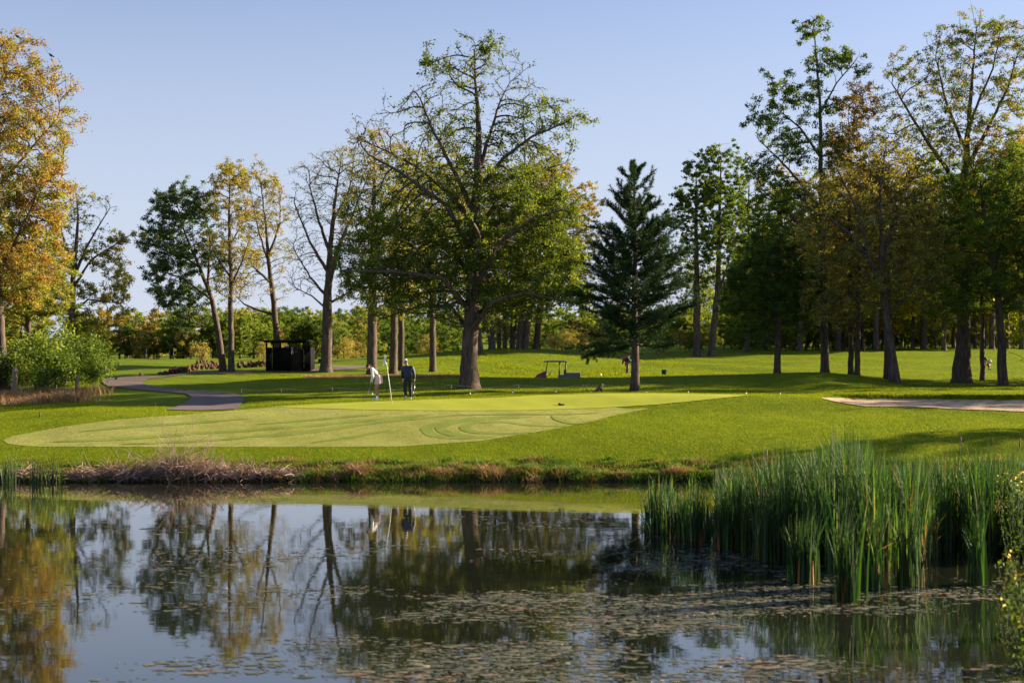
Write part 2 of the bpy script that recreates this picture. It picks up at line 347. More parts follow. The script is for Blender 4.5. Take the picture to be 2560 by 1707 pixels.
# ------------------------------------------------------------ water
m, n, out = newmat('water'); p = N(n, 'ShaderNodeBsdfPrincipled')
p.inputs['Base Color'].default_value = (.012, .014, .008, 1); p.inputs['IOR'].default_value = 1.8; p.inputs['Specular IOR Level'].default_value = .5
n.links.new(ramp(n, noise(n, .25, 4), [(.35, (.01, .01, .01)), (.7, (.035, .035, .035))]), p.inputs['Roughness'])
b = N(n, 'ShaderNodeBump'); b.inputs['Strength'].default_value = .10; b.inputs['Distance'].default_value = .015
n.links.new(math_(n, 'ADD', noise(n, 1.4, 3, mapscale=(.5, 1, 1)), math_(n, 'MULTIPLY', noise(n, 9, 2), .12)), b.inputs['Height'])
n.links.new(b.outputs[0], p.inputs['Normal']); n.links.new(p.outputs[0], out.inputs[0]); M_WATER = m
wb = npmesh('water', [(-160, -40, 0), (160, -40, 0), (160, 46.2, 0), (-160, 46.2, 0)], [[(0, 1, 2, 3)]])
tag(link('water', wb, M_WATER), kind='structure')

# ------------------------------------------------------------ blades (grass, reeds)
def blades(base, h, wdt, lean, seed, seg=3, tint=None, curl=1.0, ang=None):
    """tapered curved blades; base Nx3, h/wdt/lean arrays, lean = horizontal tip offset / height"""
    rg = np.random.RandomState(seed); Nn = len(base); a = rg.rand(Nn) * 6.283 if ang is None else ang
    f = a + rg.uniform(-1.2, 1.2, Nn) + 1.57; V = []
    for k in range(seg + 1):
        t = k / seg; off = (lean * h * t ** (1 + curl))[:, None] * np.stack([np.cos(a), np.sin(a), 0 * a], -1)
        z = (h * (t - .25 * lean * t ** 3))[:, None] * np.array([0, 0, 1.])
        c = base + off + z
        if k < seg:
            ww = (wdt * (1 - t ** 2.2) * .5)[:, None] * np.stack([np.cos(f), np.sin(f), 0 * f], -1); V += [c - ww, c + ww]
        else: V += [c]
    nv = 2 * seg + 1; V = np.stack(V, 1).reshape(-1, 3); o = (np.arange(Nn) * nv)[:, None]
    q = np.concatenate([o + np.array([2 * k, 2 * k + 1, 2 * k + 3, 2 * k + 2]) for k in range(seg - 1)]) if seg > 1 else np.zeros((0, 4), int)
    t3 = o + np.array([2 * seg - 2, 2 * seg - 1, 2 * seg])
    tint = rg.rand(Nn) if tint is None else tint
    return V, q, t3, np.repeat(tint, nv)
def blade_obj(name, parts, mat):
    V = []; Q = []; T = []; C = []; n0 = 0
    for v, q, t, c in parts: V.append(v); Q.append(q + n0); T.append(t + n0); C.append(c); n0 += len(v)
    return link(name, npmesh(name, np.vstack(V), [f for f in (np.vstack(Q), np.vstack(T)) if len(f)], np.concatenate(C)), mat)
L_GRASS = leafmat('grass_blade', [(.1, (.09, .125, .006)), (.5, (.17, .215, .010)), (.9, (.27, .30, .022))], trans=.45, nscale=.6, gloss=0)
L_BANK = leafmat('bank_blade', [(0, (.05, .10, .012)), (.4, (.10, .19, .02)), (.62, (.18, .27, .03)), (.75, (.30, .22, .09)), (1, (.40, .28, .15))], trans=.35, nscale=1.2)
L_STRAW = leafmat('straw', [(0, (.16, .09, .045)), (.5, (.33, .20, .10)), (1, (.50, .34, .20))], trans=.25, nscale=1)
L_REED = leafmat('reed', [(0, (.012, .035, .006)), (.5, (.026, .07, .008)), (.8, (.07, .15, .016)), (.95, (.18, .26, .06)), (1, (.30, .17, .07))], trans=.4, gloss=.035, nscale=.5)
rg = np.random.RandomState(3)
def scatter(Nn, p0, p1, y0, y1):
    Y = np.exp(rg.uniform(np.log(y0), np.log(y1), Nn)); px = rg.uniform(p0, p1, Nn); return px, Y
px, Y = scatter(330000, -60, 2640, 46.3, 66); x = (px - 1280) / F * Y; z = zf(x, Y); sy = YH + (H0 - z) / Y * F + rg.normal(0, .8, len(x))
ap = (px > 8) & (px < 1622) & (sy < np.interp(px, *zip(*AP_B)) ) & (sy > np.interp(px, *zip(*AP_T)))
gr = (px > 688) & (px < 1872) & (sy < np.interp(px, *zip(*GR_B))) & (sy > np.interp(px, *zip(*GR_T)) - .5)
vb, sb = bunk(x, Y); pa = (px > 415) & (px < 615) & (Y > 59.5)
keep = ~(ap | gr | (np.abs(vb) < 1) | pa); px, Y, x, z = px[keep], Y[keep], x[keep], z[keep]; k = len(x)
g1 = blades(np.stack([x, Y, z - .005], -1), rg.uniform(.025, .065, k), rg.uniform(.011, .024, k), rg.uniform(.1, .7, k), 5, seg=1)
px, Y = scatter(170000, -60, 2640, 66, 100); x = (px - 1280) / F * Y; z = zf(x, Y); k0 = ~((px > 240) & (px < 620)); px, Y, x, z = px[k0], Y[k0], x[k0], z[k0]; k = len(x)
g2 = blades(np.stack([x, Y, z - .005], -1), rg.uniform(.03, .07, k), rg.uniform(.015, .03, k), rg.uniform(.1, .7, k), 6, seg=1)
px, Y = scatter(70000, 0, 1640, 48, 62); x = (px - 1280) / F * Y; z = zf(x, Y); sy = YH + (H0 - z) / Y * F
ap = (px > 8) & (px < 1622) & (sy < np.interp(px, *zip(*AP_B))) & (sy > np.interp(px, *zip(*AP_T))) & ~((px > 688) & (sy < np.interp(px, *zip(*GR_B)) + .5)); x, Y, z = x[ap], Y[ap], z[ap]; k = len(x)
tag(blade_obj('apron_grass', [blades(np.stack([x, Y, z + .012], -1), rg.uniform(.012, .032, k), rg.uniform(.010, .024, k), rg.uniform(.2, .9, k), 15, seg=1)], leafmat('apron_blade', [(.1, (.16, .20, .03)), (.5, (.28, .31, .08)), (.85, (.46, .46, .20)), (1, (.6, .56, .34))], trans=.3, gloss=0, nscale=1.2)), 'close mown pale grass blades and clippings on the apron', 'grass', kind='stuff')
tag(blade_obj('lawn_grass', [g1, g2], L_GRASS), 'short mown green grass covering the lawn around the putting green', 'grass', kind='stuff')
px, Y = scatter(230000, 560, 2640, 98, 175); x = (px - 1280) / F * Y; kp_ = ~((px < 960) & (Y > 112)); px, Y, x = px[kp_], Y[kp_], x[kp_]; z = zf(x, Y); k = len(x)
cl = np.sin(x * .9 + 2 * np.sin(Y * .3)) * np.sin(Y * .5 + x * .2); rg_ = np.clip(np.minimum((px - 900) / 200, (1850 - px) / 250), 0, 1); hh = np.clip(.05 + (.07 + .14 * cl) * rg_, .03, .3) * rg.uniform(.6, 1.3, k)
tag(blade_obj('meadow_grass', [blades(np.stack([x, Y, z - .01], -1), hh, rg.uniform(.02, .05, k), rg.uniform(.1, .7, k), 7, seg=1)], L_GRASS), 'rough uneven grass on the rise behind the cart', 'grass', kind='stuff')

# bank tufts
parts = []; sparts = []
for i in range(520):
    p = rg.uniform(-80, 2700) if i % 3 == 0 else rg.uniform(770, 1950); Y = rg.choice([rg.uniform(45.4, 46.0), rg.uniform(45.4, 48.2)]); x = (p - 1280) / F * Y
    straw = rg.rand() < .22; nb = int(rg.uniform(40, 120)); rr = rg.uniform(.08, .28)
    if p < 760 and not straw: nb = int(nb * .5)
    b = np.stack([x + rg.normal(0, rr, nb), Y + rg.normal(0, rr * .5, nb), np.zeros(nb)], -1); b[:, 2] = zf(b[:, 0], b[:, 1]) - .03
    h = rg.uniform(.08, .36) * rg.uniform(.5, 1.1, nb)
    t0 = rg.uniform(.1, .6); tt = np.clip(t0 + rg.normal(0, .12, nb), 0, .7)
    B = blades(b, h, rg.uniform(.012, .03, nb), rg.uniform(.3, 1.5, nb), 100 + i, seg=3, tint=tt, curl=.7)
    (sparts if straw else parts).append(B)
tag(blade_obj('bank_grass', parts, L_BANK), 'long green grass overhanging the far water edge', 'grass', kind='stuff')
tag(blade_obj('bank_straw', sparts, L_STRAW), 'brown dead grass lying along the far water edge', 'dead grass', kind='stuff')
def clump(name, p, Yc, wpx, hgt, nb, mat, seed, label, cat, group, lean=1.2, seg=4):
    r_ = np.random.RandomState(seed); rad = wpx / F * Yc / 2; x0, _, z0 = onground(p, Yc)
    b = np.stack([r_.normal(0, rad * .5, nb), r_.normal(0, rad * .3, nb), np.zeros(nb)], -1); b[:, 2] = zf(b[:, 0] + x0, b[:, 1] + Yc) - z0 - .03
    dome = np.exp(-(b[:, 0] / rad) ** 2)
    B = blades(b + [0, 0, 0], hgt * .68 * dome * r_.uniform(.5, 1.1, nb), r_.uniform(.012, .026, nb), r_.uniform(.4, lean, nb), seed, seg=seg, curl=.6)
    o = blade_obj(name, [B], mat); o.location = (x0, Yc, z0); return tag(o, label, cat, group)
for k, (p, wd, hg, lab) in enumerate([(895, 70, .85, 'tall rounded brown dead grass clump at the far bank, left of the golfers reflection'),
   (1115, 110, .5, 'low brown dead grass clump on the far bank below the mower arcs'), (1225, 130, .75, 'widest heaped brown dead grass clump on the middle of the far bank'),
   (1560, 90, .38, 'low flattened straw clump between green tufts on the far bank'), (1690, 80, .5, 'straw coloured clump on the far bank just left of the cattails')]):
    clump('dead_grass_clump', p, 45.9, wd, hg, 900, L_STRAW, 50 + k, lab, 'dead grass', 'dead grass clumps on the far bank')
for k, (p, wd, hg, lab) in enumerate([(975, 90, .65, 'arching green grass tuft beside the tall brown clump on the far bank'), (1060, 60, .5, 'small green tuft between two brown clumps on the far bank'),
   (1330, 90, .6, 'large dark green tuft right of the widest brown clump'), (1510, 80, .55, 'bright green rounded tuft overhanging the far waterline'), (1620, 70, .45, 'bright green tuft nearest the cattails on the far bank'), (840, 70, .6, 'dark green tuft at the right end of the dead brush'), (925, 60, .7, 'dark green tuft touching the tall brown clump'), (1010, 80, .6, 'wide dark green tuft below the white flagstick'), (1170, 60, .5, 'short green tuft between the low and the widest brown clump'), (1285, 60, .55, 'green tuft touching the widest brown clump on its right'), (1400, 80, .6, 'rounded dark green tuft below the club cover'), (1455, 60, .5, 'short dark green tuft left of the flattened straw clump')]):
    clump('grass_tuft', p, 46.2, wd, hg, 900, L_BANK, 70 + k, lab, 'grass tuft', 'green grass tufts on the far bank', lean=1.0)

# cattails
def reeds(bx, by, h, seed, wd=(.02, .042)):
    r_ = np.random.RandomState(seed); nb = len(bx)
    t = np.clip(r_.beta(2, 2.6, nb), 0, .9); t[r_.rand(nb) < .018] = 1
    return blades(np.stack([bx, by, np.full(nb, -.05)], -1), h, r_.uniform(*wd, nb), np.abs(r_.normal(.11, .11, nb)), seed, seg=5, tint=t, curl=1.2)
def top_py(px): return np.interp(px, [1600,1700,1760,1850,1950,2050,2090,2130,2190,2260,2350,2450,2560,2700], [1215,1200,1190,1160,1135,1110,1085,1085,1120,1150,1140,1125,1120,1110])
def low_py(px): return np.interp(px, [1600,1720,1800,1900,2000,2100,2250,2350,2560,2700], [1330,1345,1350,1395,1420,1430,1420,1380,1390,1400])
nb = 11500; px = rg.uniform(1780, 2720, nb) ; u = rg.rand(nb) ** .8
cen = np.concatenate([rg.uniform(1800, 2720, 200), rg.uniform(1600, 1820, 16)]); ci = np.where(rg.rand(nb) < .965, rg.randint(0, 200, nb), rg.randint(200, 216, nb)); px = cen[ci] + rg.normal(0, 8.5, nb); cu = rg.rand(216) ** .8; ch_ = rg.uniform(.72, 1.08, 216)
u = np.clip(cu[ci] + rg.normal(0, .05, nb), 0, 1.04); pyb = 1225 + u * (low_py(px) - 1225); Y = F * H0 / (pyb - YH); x = (px - 1280) / F * Y
ztop = H0 - (top_py(px) - YH) / F * Y; h = np.clip(ztop * 1.08, .9, 2.7) * rg.uniform(.5, 1.1, nb) * ch_[ci]
px2 = rg.normal(2115, 38, 900); Y2 = rg.uniform(38, 43.5, 900); x = np.concatenate([x, (px2 - 1280) / F * Y2]); Y = np.concatenate([Y, Y2]); h = np.concatenate([h, (H0 - (1078 + np.abs(px2 - 2110) * .45 - YH) / F * Y2) * rg.uniform(.75, 1.03, 900)])
kd = 1600; xd = x[:kd]; Yd = Y[:kd]
tag(blade_obj('cattails', [reeds(x, Y, h, 21), blades(np.stack([xd, Yd, 0 * xd - .05], -1), rg.uniform(.25, 1.1, kd), rg.uniform(.02, .045, kd), rg.uniform(.1, 1.2, kd), 22, seg=4, tint=np.full(kd, .98))], L_REED), 'dense bed of tall green cattail leaves standing in the pond', 'cattails', kind='stuff')
RC = [(1650,1330,1195,60,'leftmost sparse cattail clump standing apart in the pond'),(1705,1345,1215,45,'thin cattail clump second from the left edge of the reeds'),
 (1745,1352,1190,50,'cattail clump with bright base beside the narrow strip of reflected sky'),(1812,1372,1200,50,'upright cattail clump right of the strip of reflected sky'),
 (2010,1455,1250,70,'broad cattail clump just behind the foremost bright one'),(2118,1500,1245,55,'foremost bright green cattail clump standing farthest out in the water'),(2175,1470,1260,50,'cattail clump with orange brown dead leaves at its base'),
 (2270,1460,1230,60,'arching cattail clump right of the orange based one'),(2445,1460,1240,40,'slender cattail clump at the right with long thin stems'),(1930,1400,1180,60,'cattail clump leaning left of the broad front clump')]
for k, (p, pb, pt, wd, lab) in enumerate(RC):
    r_ = np.random.RandomState(300 + k); Yc = F * H0 / (pb - YH); x0 = (p - 1280) / F * Yc; nn = int(wd * 2.0)
    hh = (H0 - (pt - YH) / F * Yc) * r_.uniform(.5, 1.05, nn); rad = wd / F * Yc / 2
    B = reeds(r_.normal(0, rad * .55, nn), r_.normal(0, rad * .5, nn), hh, 300 + k, (.02, .036))
    e = empty('cattail_clump', (x0, Yc, 0)); tag(e, lab, 'cattails', 'separate cattail clumps at the front of the reed bed')
    blade_obj('leaves', [B], L_REED).parent = e
    nn = 14; B = reeds(r_.normal(0, rad * .6, nn), r_.normal(0, rad * .5, nn), r_.uniform(.25, .6, nn), 340 + k); 
    o = blade_obj('dead_leaves', [B], principled('dead_leaf', (.35, .12, .03), .8)); o.parent = e
# seed heads
M_HEAD = principled('cattail_head', (.28, .2, .14), .95, bump=.5)
for k, (p, pyt, lab) in enumerate([(2400,1112,'ragged pale cattail seed head, tallest at the right of the bed'),(2548,1118,'brown cattail seed head at the right edge of the photo'),(1915,1145,'small pale cattail seed head at the left of the bed'),(2342,1170,'fluffy cattail seed head left of the tallest one')]):
    Y = 38; x, _, z = at(p, pyt, Y); mb = MB(); e = empty('cattail_stalk', (x, Y, 0)); tag(e, lab, 'cattail', 'cattail seed heads above the reeds')
    mb.tube([(0, 0, -.1), (.02, 0, z * .5), (0, 0, z)], .007, 5); mb.build('stem', M_HEAD, e)
    mb = MB(); mb.tube([(0, 0, z - .02), (.01, 0, z + .02), (.015, 0, z + .12), (.02, 0, z + .2), (.022, 0, z + .24)], [.006, .02, .026, .02, .005], 7); mb.build('seed_head', M_HEAD, e)
# reeds at the left of the far bank
for k, (p, pt, wd, lab) in enumerate([(20, 1110, 40, 'short cattail clump at the left edge of the photo by the far bank'), (95, 1128, 36, 'cattail clump in front of the dead brush, middle of three'), (140, 1112, 46, 'tallest of the three cattail clumps by the dead brush')]):
    r_ = np.random.RandomState(400 + k); Yc = 44.9; x0 = (p - 1280) / F * Yc; nn = 45; rad = wd / F * Yc / 2
    B = reeds(r_.normal(0, rad * .5, nn), r_.normal(0, rad * .4, nn), (H0 - (pt - YH) / F * Yc) * r_.uniform(.45, 1.05, nn), 400 + k, (.016, .03)); o = blade_obj('cattail_clump', [B], L_REED)
    o.location = (x0, Yc, 0); tag(o, lab, 'cattails', 'cattail clumps at the left of the far bank')

# floating pondweed
rg2 = np.random.RandomState(77)
def floaters(name, spots, mat, label):
    V = []; T = []; C = []; n0 = 0
    for (x, y, rx, ry) in spots:
        k = rg2.randint(5, 9); a = np.sort(rg2.rand(k) * 6.283); r = rg2.uniform(.5, 1.1, k)
        P = np.stack([x + rx * r * np.cos(a), y + ry * r * np.sin(a), np.full(k, .006)], -1)
        V.append(np.vstack([P, [[x, y, .012]]])); T.append(np.array([(j, (j + 1) % k, k) for j in range(k)]) + n0); C.append(np.full(k + 1, rg2.rand())); n0 += k + 1
    return tag(link(name, npmesh(name, np.vstack(V), [np.vstack(T)], np.concatenate(C)), mat), label, 'pondweed', kind='stuff')
def wnoise(x, y): return (np.sin(x * .55 + 1.3 * np.sin(y * .41)) + np.sin(y * 1.1 + .9 * np.sin(x * .6) + 2) + np.sin(x * 1.7 - y * 1.3) * .6 + np.sin(y * 3.1 + x * .7) * .4) / 3
sp = []
while len(sp) < 13500:
    p = rg2.uniform(-50, 2620); py = 1215 + 500 * rg2.rand() ** .8; Y = F * H0 / (py - YH); x = (p - 1280) / F * Y
    dens = np.interp(p, [0, 330, 420, 700, 1300, 2300, 2560], [.10, .10, .35, .42, .7, .75, .5]) * np.interp(py, [1210, 1235, 1300, 1370, 1440, 1600, 1707], [.6, .5, .25, .6, 1, 1, .35])
    if py < 1240 and p > 780: dens = .9
    if rg2.rand() < dens * np.clip(.2 + 1.5 * wnoise(x, Y), 0, 1):
        s_ = rg2.lognormal(-3.9, .55); sp.append((x, Y, min(s_ * 2.2, .16), min(s_, .07)))
L_WEED = leafmat('pondweed', [(0, (.03, .033, .015)), (.4, (.075, .08, .04)), (.8, (.13, .13, .075)), (1, (.20, .11, .06))], trans=.1, gloss=.10, nscale=.8)
for _ in range(420):
    p = rg2.uniform(350, 2400); py = rg2.uniform(1300, 1690); Y = F * H0 / (py - YH); x = (p - 1280) / F * Y
    if wnoise(x, Y) > .1: sp.append((x, Y, rg2.uniform(.1, .32), rg2.uniform(.04, .11)))
floaters('pondweed', sp, L_WEED, 'pale olive pondweed scraps floating on the pond')

# ------------------------------------------------------------ dead brush on the far bank
def twigs(mb, r_, x, y, z, n, L, up=1.0, spread=1.0, bias=0, r0=.0135):
    for _ in range(n):
        a = r_.uniform(0, 6.283); el = r_.uniform(.15, 1.1) * up; d = np.array([math.cos(a) * math.cos(el) + bias, math.sin(a) * math.cos(el) * .5, math.sin(el)]); d /= np.linalg.norm(d)
        p = np.array([x + r_.normal(0, .35 * spread), y + r_.normal(0, .18), z + r_.uniform(-.1, .15)]); l = L * r_.uniform(.4, 1.2); pts = [p.copy()]; m_ = 6
        for k in range(m_):
            d = d + r_.normal(0, .16, 3) + np.array([0, 0, -.12]); d /= np.linalg.norm(d); p = p + d * l / m_; pts.append(p.copy())
        rr = r0 * r_.uniform(.5, 1.2); mb.tube(pts, np.linspace(rr, rr * .35, m_ + 1), 4, cap=False)
        if r_.rand() < .7:
            for _q in range(r_.randint(1, 4)):
                k = r_.randint(1, 5); q = pts[k]; dd = (pts[k + 1] - pts[k]); dd = dd / np.linalg.norm(dd) + r_.normal(0, .5, 3); dd /= np.linalg.norm(dd); l2 = l * r_.uniform(.2, .45)
                mb.tube([q, q + dd * l2 * .5, q + dd * l2 + [0, 0, -.04]], [rr * .5, rr * .4, rr * .25], 3, cap=False)
for k, (p, n_, L, up, lab) in enumerate([(55, 110, .8, .7, 'low dead brush at the left edge of the far bank'),(200, 150, .9, .7, 'pale dead brush right of the three cattail clumps'),(300, 190, 1.15, .9, 'spiky dead brush second left of the tallest spray'),
   (385, 200, 1.2, .9, 'tangled dead brush touching the tallest spray from the left'),(455, 210, 1.3, 1.3, 'dead shrub with the tallest feathery spray rising over the apron'),(540, 190, 1.1, .8, 'tangled dead brush right of the tallest spray'),
   (630, 150, 1.0, .8, 'leaning pale dead brush left of the bank grass'),(710, 130, .9, .6, 'rightmost low dead brush sloping into the water'),(880, 18, 1.0, 1.2, 'few bare twigs rising from the tall brown grass clump')]):
    r_ = np.random.RandomState(500 + k); x0, y0, z0 = onground(p, 45.75); mb = MB(); twigs(mb, r_, 0, 0, 0, int(n_ * .8), L * .8, up)
    if k == 4:
        for _ in range(16): twigs(mb, r_, r_.normal(0, .5), 0, .2, 3, 2.0, 1.5, .3, r0=.009)
    o = mb.build('dead_shrub', DEAD); o.location = (x0, y0, z0); tag(o, lab, 'dead shrub', 'dead shrubs along the far bank')

# ------------------------------------------------------------ trees
def unit(v): return v / (np.linalg.norm(v, axis=-1, keepdims=True) + 1e-9)
def grow(P, par, rs, attr, step, kill, r_, maxn=7000, iters=160, start=0):
    P = list(P); par = list(par); n = len(P); cap = maxn + 500; A = np.zeros((cap, 3)); A[:n] = P; ch = np.zeros(cap, int)
    D = np.linalg.norm(attr[:, None, :] - A[None, start:n, :], axis=2); near = D.argmin(1) + start; dist = D.min(1); alive = np.ones(len(attr), bool)
    for it in range(iters):
        idx = np.where(alive)[0]
        if len(idx) == 0 or n > maxn: break
        nn, inv = np.unique(near[idx], return_inverse=True); v = unit(attr[idx] - A[near[idx]]); S = np.zeros((len(nn), 3)); np.add.at(S, inv, v)
        ok = ch[nn] < 3; bad = ~ok; 
        if bad.any(): alive[idx[bad[inv]]] = False
        nn, S = nn[ok], S[ok]
        if len(nn) == 0: continue
        prev = np.array([A[i] - A[par[i]] if par[i] >= 0 else (0, 0, 1) for i in nn]); S = unit(unit(S) + .75 * unit(prev) + r_.normal(0, .14, S.shape))
        Q = A[nn] + S * step; ch[nn] += 1; k = len(Q); A[n:n + k] = Q; par += list(nn); idx = np.where(alive)[0]
        if len(idx) == 0: n += k; break
        d2 = np.linalg.norm(attr[idx][:, None, :] - Q[None], axis=2); j = d2.argmin(1); dm = d2.min(1); b = dm < dist[idx]
        near[idx[b]] = j[b] + n; dist[idx[b]] = dm[b]; n += k; alive[dist < kill] = False
    return A[:n], np.array(par)
def prisms(P0, P1, T0, T1, R0, R1, ns):
    ref = np.array([.31, .94, .12]); a = np.arange(ns) / ns * 2 * np.pi; ca, sa = np.cos(a)[None, :, None], np.sin(a)[None, :, None]
    def ring(P, T, Rr):
        u = unit(np.cross(T, ref)); v = np.cross(T, u); return P[:, None] + Rr[:, None, None] * (ca * u[:, None] + sa * v[:, None])
    V = np.concatenate([ring(P0, T0, R0), ring(P1, T1, R1)], 1).reshape(-1, 3); o = (np.arange(len(P0)) * 2 * ns)[:, None]
    f = np.concatenate([o + np.array([j, (j + 1) % ns, ns + (j + 1) % ns, ns + j]) for j in range(ns)]); return V, f
def leafmesh(P, size, r_, tint, up=.4, asp=.55):
    n = len(P); nm = unit(r_.normal(0, 1, (n, 3)) + [0, 0, up]); d = unit(np.cross(nm, r_.normal(0, 1, (n, 3)))); s_ = np.cross(nm, d)
    sz = size * r_.uniform(.6, 1.3, n)[:, None]; w_ = sz * asp * .5
    V = np.stack([P - d * sz * .5, P + s_ * w_ + nm * w_ * .25, P + d * sz * .5, P - s_ * w_ + nm * w_ * .25], 1).reshape(-1, 3)
    f = (np.arange(n) * 4)[:, None] + np.arange(4)[None]; return V, f, np.repeat(tint, 4)
NF = [0]
def tree(name, label, px, Y, limbs, blobs, mat, cat='tree', group=None, bark=None, step=.45, kill=.5, nat=1100, leaf=.16, K=9, seed=1, spread=.16, tip=.018, exp_=2.05, start=2, base_z=None, twig=True, asp=.55, mat2=None, frac2=0):
    """limbs: lists of (px, py, depth m, radius m); blobs: (px, py, rx, ry, leafiness[, depth m])"""
    r_ = np.random.RandomState(seed); bz = float(zf((px - 1280) / F * Y, Y)) if base_z is None else base_z; org = np.array([(px - 1280) / F * Y, Y, bz])
    def L(p, q, dy): w_ = at(p, q, Y) - org; w_[1] += dy; return w_
    pts = [np.array([0, 0, -.3])]; par = [-1]; rad = [limbs[0][0][3] * 1.35 if len(limbs[0][0]) > 3 else .3]
    for li, l in enumerate(limbs):
        W = [L(*q[:3]) for q in l]; rr = [q[3] * (.82 if seed == 11 and li else 1) for q in l]
        if li == 0: W[0][2] = 0.0; cur = 0; prevp = pts[0]
        else: cur = int(np.argmin(np.linalg.norm(np.array(pts) - W[0], axis=1))); prevp = pts[cur]; W[0] = prevp
        if li == 0:
            pts.append(np.array([0, 0, 0.0])); par.append(0); rad.append(rr[0] * 1.25); pts.append(np.array([0, 0, .35])); par.append(1); rad.append(rr[0] * 1.02); cur = 2; W[0] = pts[2]
        for k in range(1, len(W)):
            seg = W[k] - W[k - 1]; m_ = max(1, int(np.linalg.norm(seg) / step / 1.2))
            for q in range(1, m_ + 1):
                t = q / m_; pts.append(W[k - 1] + seg * t + (r_.normal(0, .05, 3) * [1, 1, .3] * min(1, step) if q < m_ else 0)); par.append(cur); rad.append(rr[k - 1] * (1 - t) + rr[k] * t); cur = len(pts) - 1
    ns0 = len(pts); at_ = []; dn = []; vol = np.array([b[2] * b[2] * b[3] for b in blobs]) ** .8; vol /= vol.sum()
    for b, vv in zip(blobs, vol):
        k = max(8, int(nat * vv)); d = unit(r_.normal(0, 1, (k, 3))); rr = r_.rand(k) ** .42; c = L(b[0], b[1], b[5] if len(b) > 5 else 0); rr = rr * (1 + .22 * np.sin(d @ r_.normal(0, 3.2, 3) + r_.rand() * 6)) * (1 + r_.normal(0, .10, k))
        sx, sz = b[2] / F * Y, b[3] / F * Y; at_.append(c + d * rr[:, None] * [sx, sx * .9, sz]); dn += [b[4]] * k
    at_ = np.vstack(at_); dn = np.array(dn); keep = at_[:, 2] > .6; at_, dn = at_[keep], dn[keep]
    P, par = grow(pts, par, rad, at_, step, kill, r_, start=min(start, ns0 - 1))
    n = len(P); w_ = np.zeros(n); main = np.full(n, -1); best = np.zeros(n)
    for i in range(n - 1, 0, -1):
        if w_[i] == 0: w_[i] = tip ** exp_
        p = par[i]; w_[p] += w_[i]
        if w_[i] > best[p]: best[p] = w_[i]; main[p] = i
    rd = w_ ** (1 / exp_); rd[0] = rad[0]
    for i in range(1, n):
        if i < ns0: rd[i] = rad[i]
        else: rd[i] = min(rd[i], rd[par[i]] * .92 if main[par[i]] == i else rd[par[i]] * .75)
    for i in range(ns0):                       # the drawn limbs run on through themselves
        kids = [c for c in range(ns0) if par[c] == i] if i < 400 else []
        if kids: main[i] = kids[0]
    T = unit(P - P[np.maximum(par, 0)]); T[0] = (0, 0, 1)
    c = np.arange(1, n); p = par[1:]; ismain = main[p] == c
    T0 = np.where(ismain[:, None], T[p], T[c]); R0 = np.where(ismain, rd[p], np.minimum(rd[p], rd[c] * 1.15)); T1 = T[c]; R1 = rd[c]
    Vs = []; Fs = []; off = 0
    for lo, hi, ns in ((.09, 9, 10), (.03, .09, 6), (0, .03, 3)):
        s_ = (R1 >= lo) & (R1 < hi)
        if s_.any(): v, f = prisms(P[p][s_], P[c][s_], T0[s_], T1[s_], R0[s_], R1[s_], ns); Vs.append(v); Fs.append(f + off); off += len(v)
    nk = np.bincount(par[1:], minlength=n); tips = np.where((nk == 0) | ((rd < tip * 2.0) & (np.arange(n) >= ns0)))[0]
    tw = []
    if twig:
        tt = np.repeat(tips, 2); d = unit(T[tt] + r_.normal(0, .65, (len(tt), 3))); e = P[tt] + d * (step * r_.uniform(.5, 1.3, len(tt)))[:, None]
        v, f = prisms(P[tt], e, T[tt], d, np.full(len(tt), tip * .8), np.full(len(tt), tip * .35), 3); Vs.append(v); Fs.append(f + off)
        dist_t = tt; tw = e
    root = empty(name, org); tag(root, label, cat, group)
    link('trunk', npmesh('trunk', np.vstack(Vs), np.vstack(Fs), smooth=True), bark or BARK, root)
    # leaves sit round the twig ends
    src = np.vstack([P[tips], tw]) if twig else P[tips]
    nearb = np.array([dn[np.argmin(((at_ - q) ** 2).sum(1))] for q in src]) if len(src) else np.zeros(0)
    lm = {21: 1.5, 22: 1.5, 23: 1.2, 24: 1.4, 25: 1.3, 26: 1.2, 11: 1.25, 71: 1.3, 72: 1.3, 73: 1.3, 74: 1.25, 75: 1.4, 76: .9, 77: .85, 78: 1.5, 79: 1.5, 80: 1.4, 81: 1.3, 48: 1.4}.get(seed, 1)
    cnt = r_.poisson(np.clip(K * 2.5 * lm * nearb * (r_.rand(len(src)) < .46) * (1.3 if leaf < .3 else .8), 0, 400)); base = np.repeat(np.arange(len(src)), cnt); clt = r_.uniform(.15, .75, len(src))
    if len(base):
        LP = src[base] + r_.normal(0, spread * .78, (len(base), 3)) * [1, 1, .75]; tn = np.clip(clt[base] + r_.normal(0, .13, len(base)), 0, 1)
        if mat2 is not None:
            m2 = (r_.rand(len(src)) < frac2)[base]
            leaf = leaf * (.82 if leaf < .3 else .95)
            v, f, t = leafmesh(LP[m2], leaf, r_, tn[m2], asp=asp); link('crown', npmesh('crown', v, f, t), mat2, root); LP, tn = LP[~m2], tn[~m2]
        else: leaf = leaf * (.82 if leaf < .3 else .95)
        v, f, t = leafmesh(LP, leaf, r_, tn, asp=asp); link('crown', npmesh('crown', v, f, t), mat, root); NF[0] += len(base)
    return root
exec_trees = True
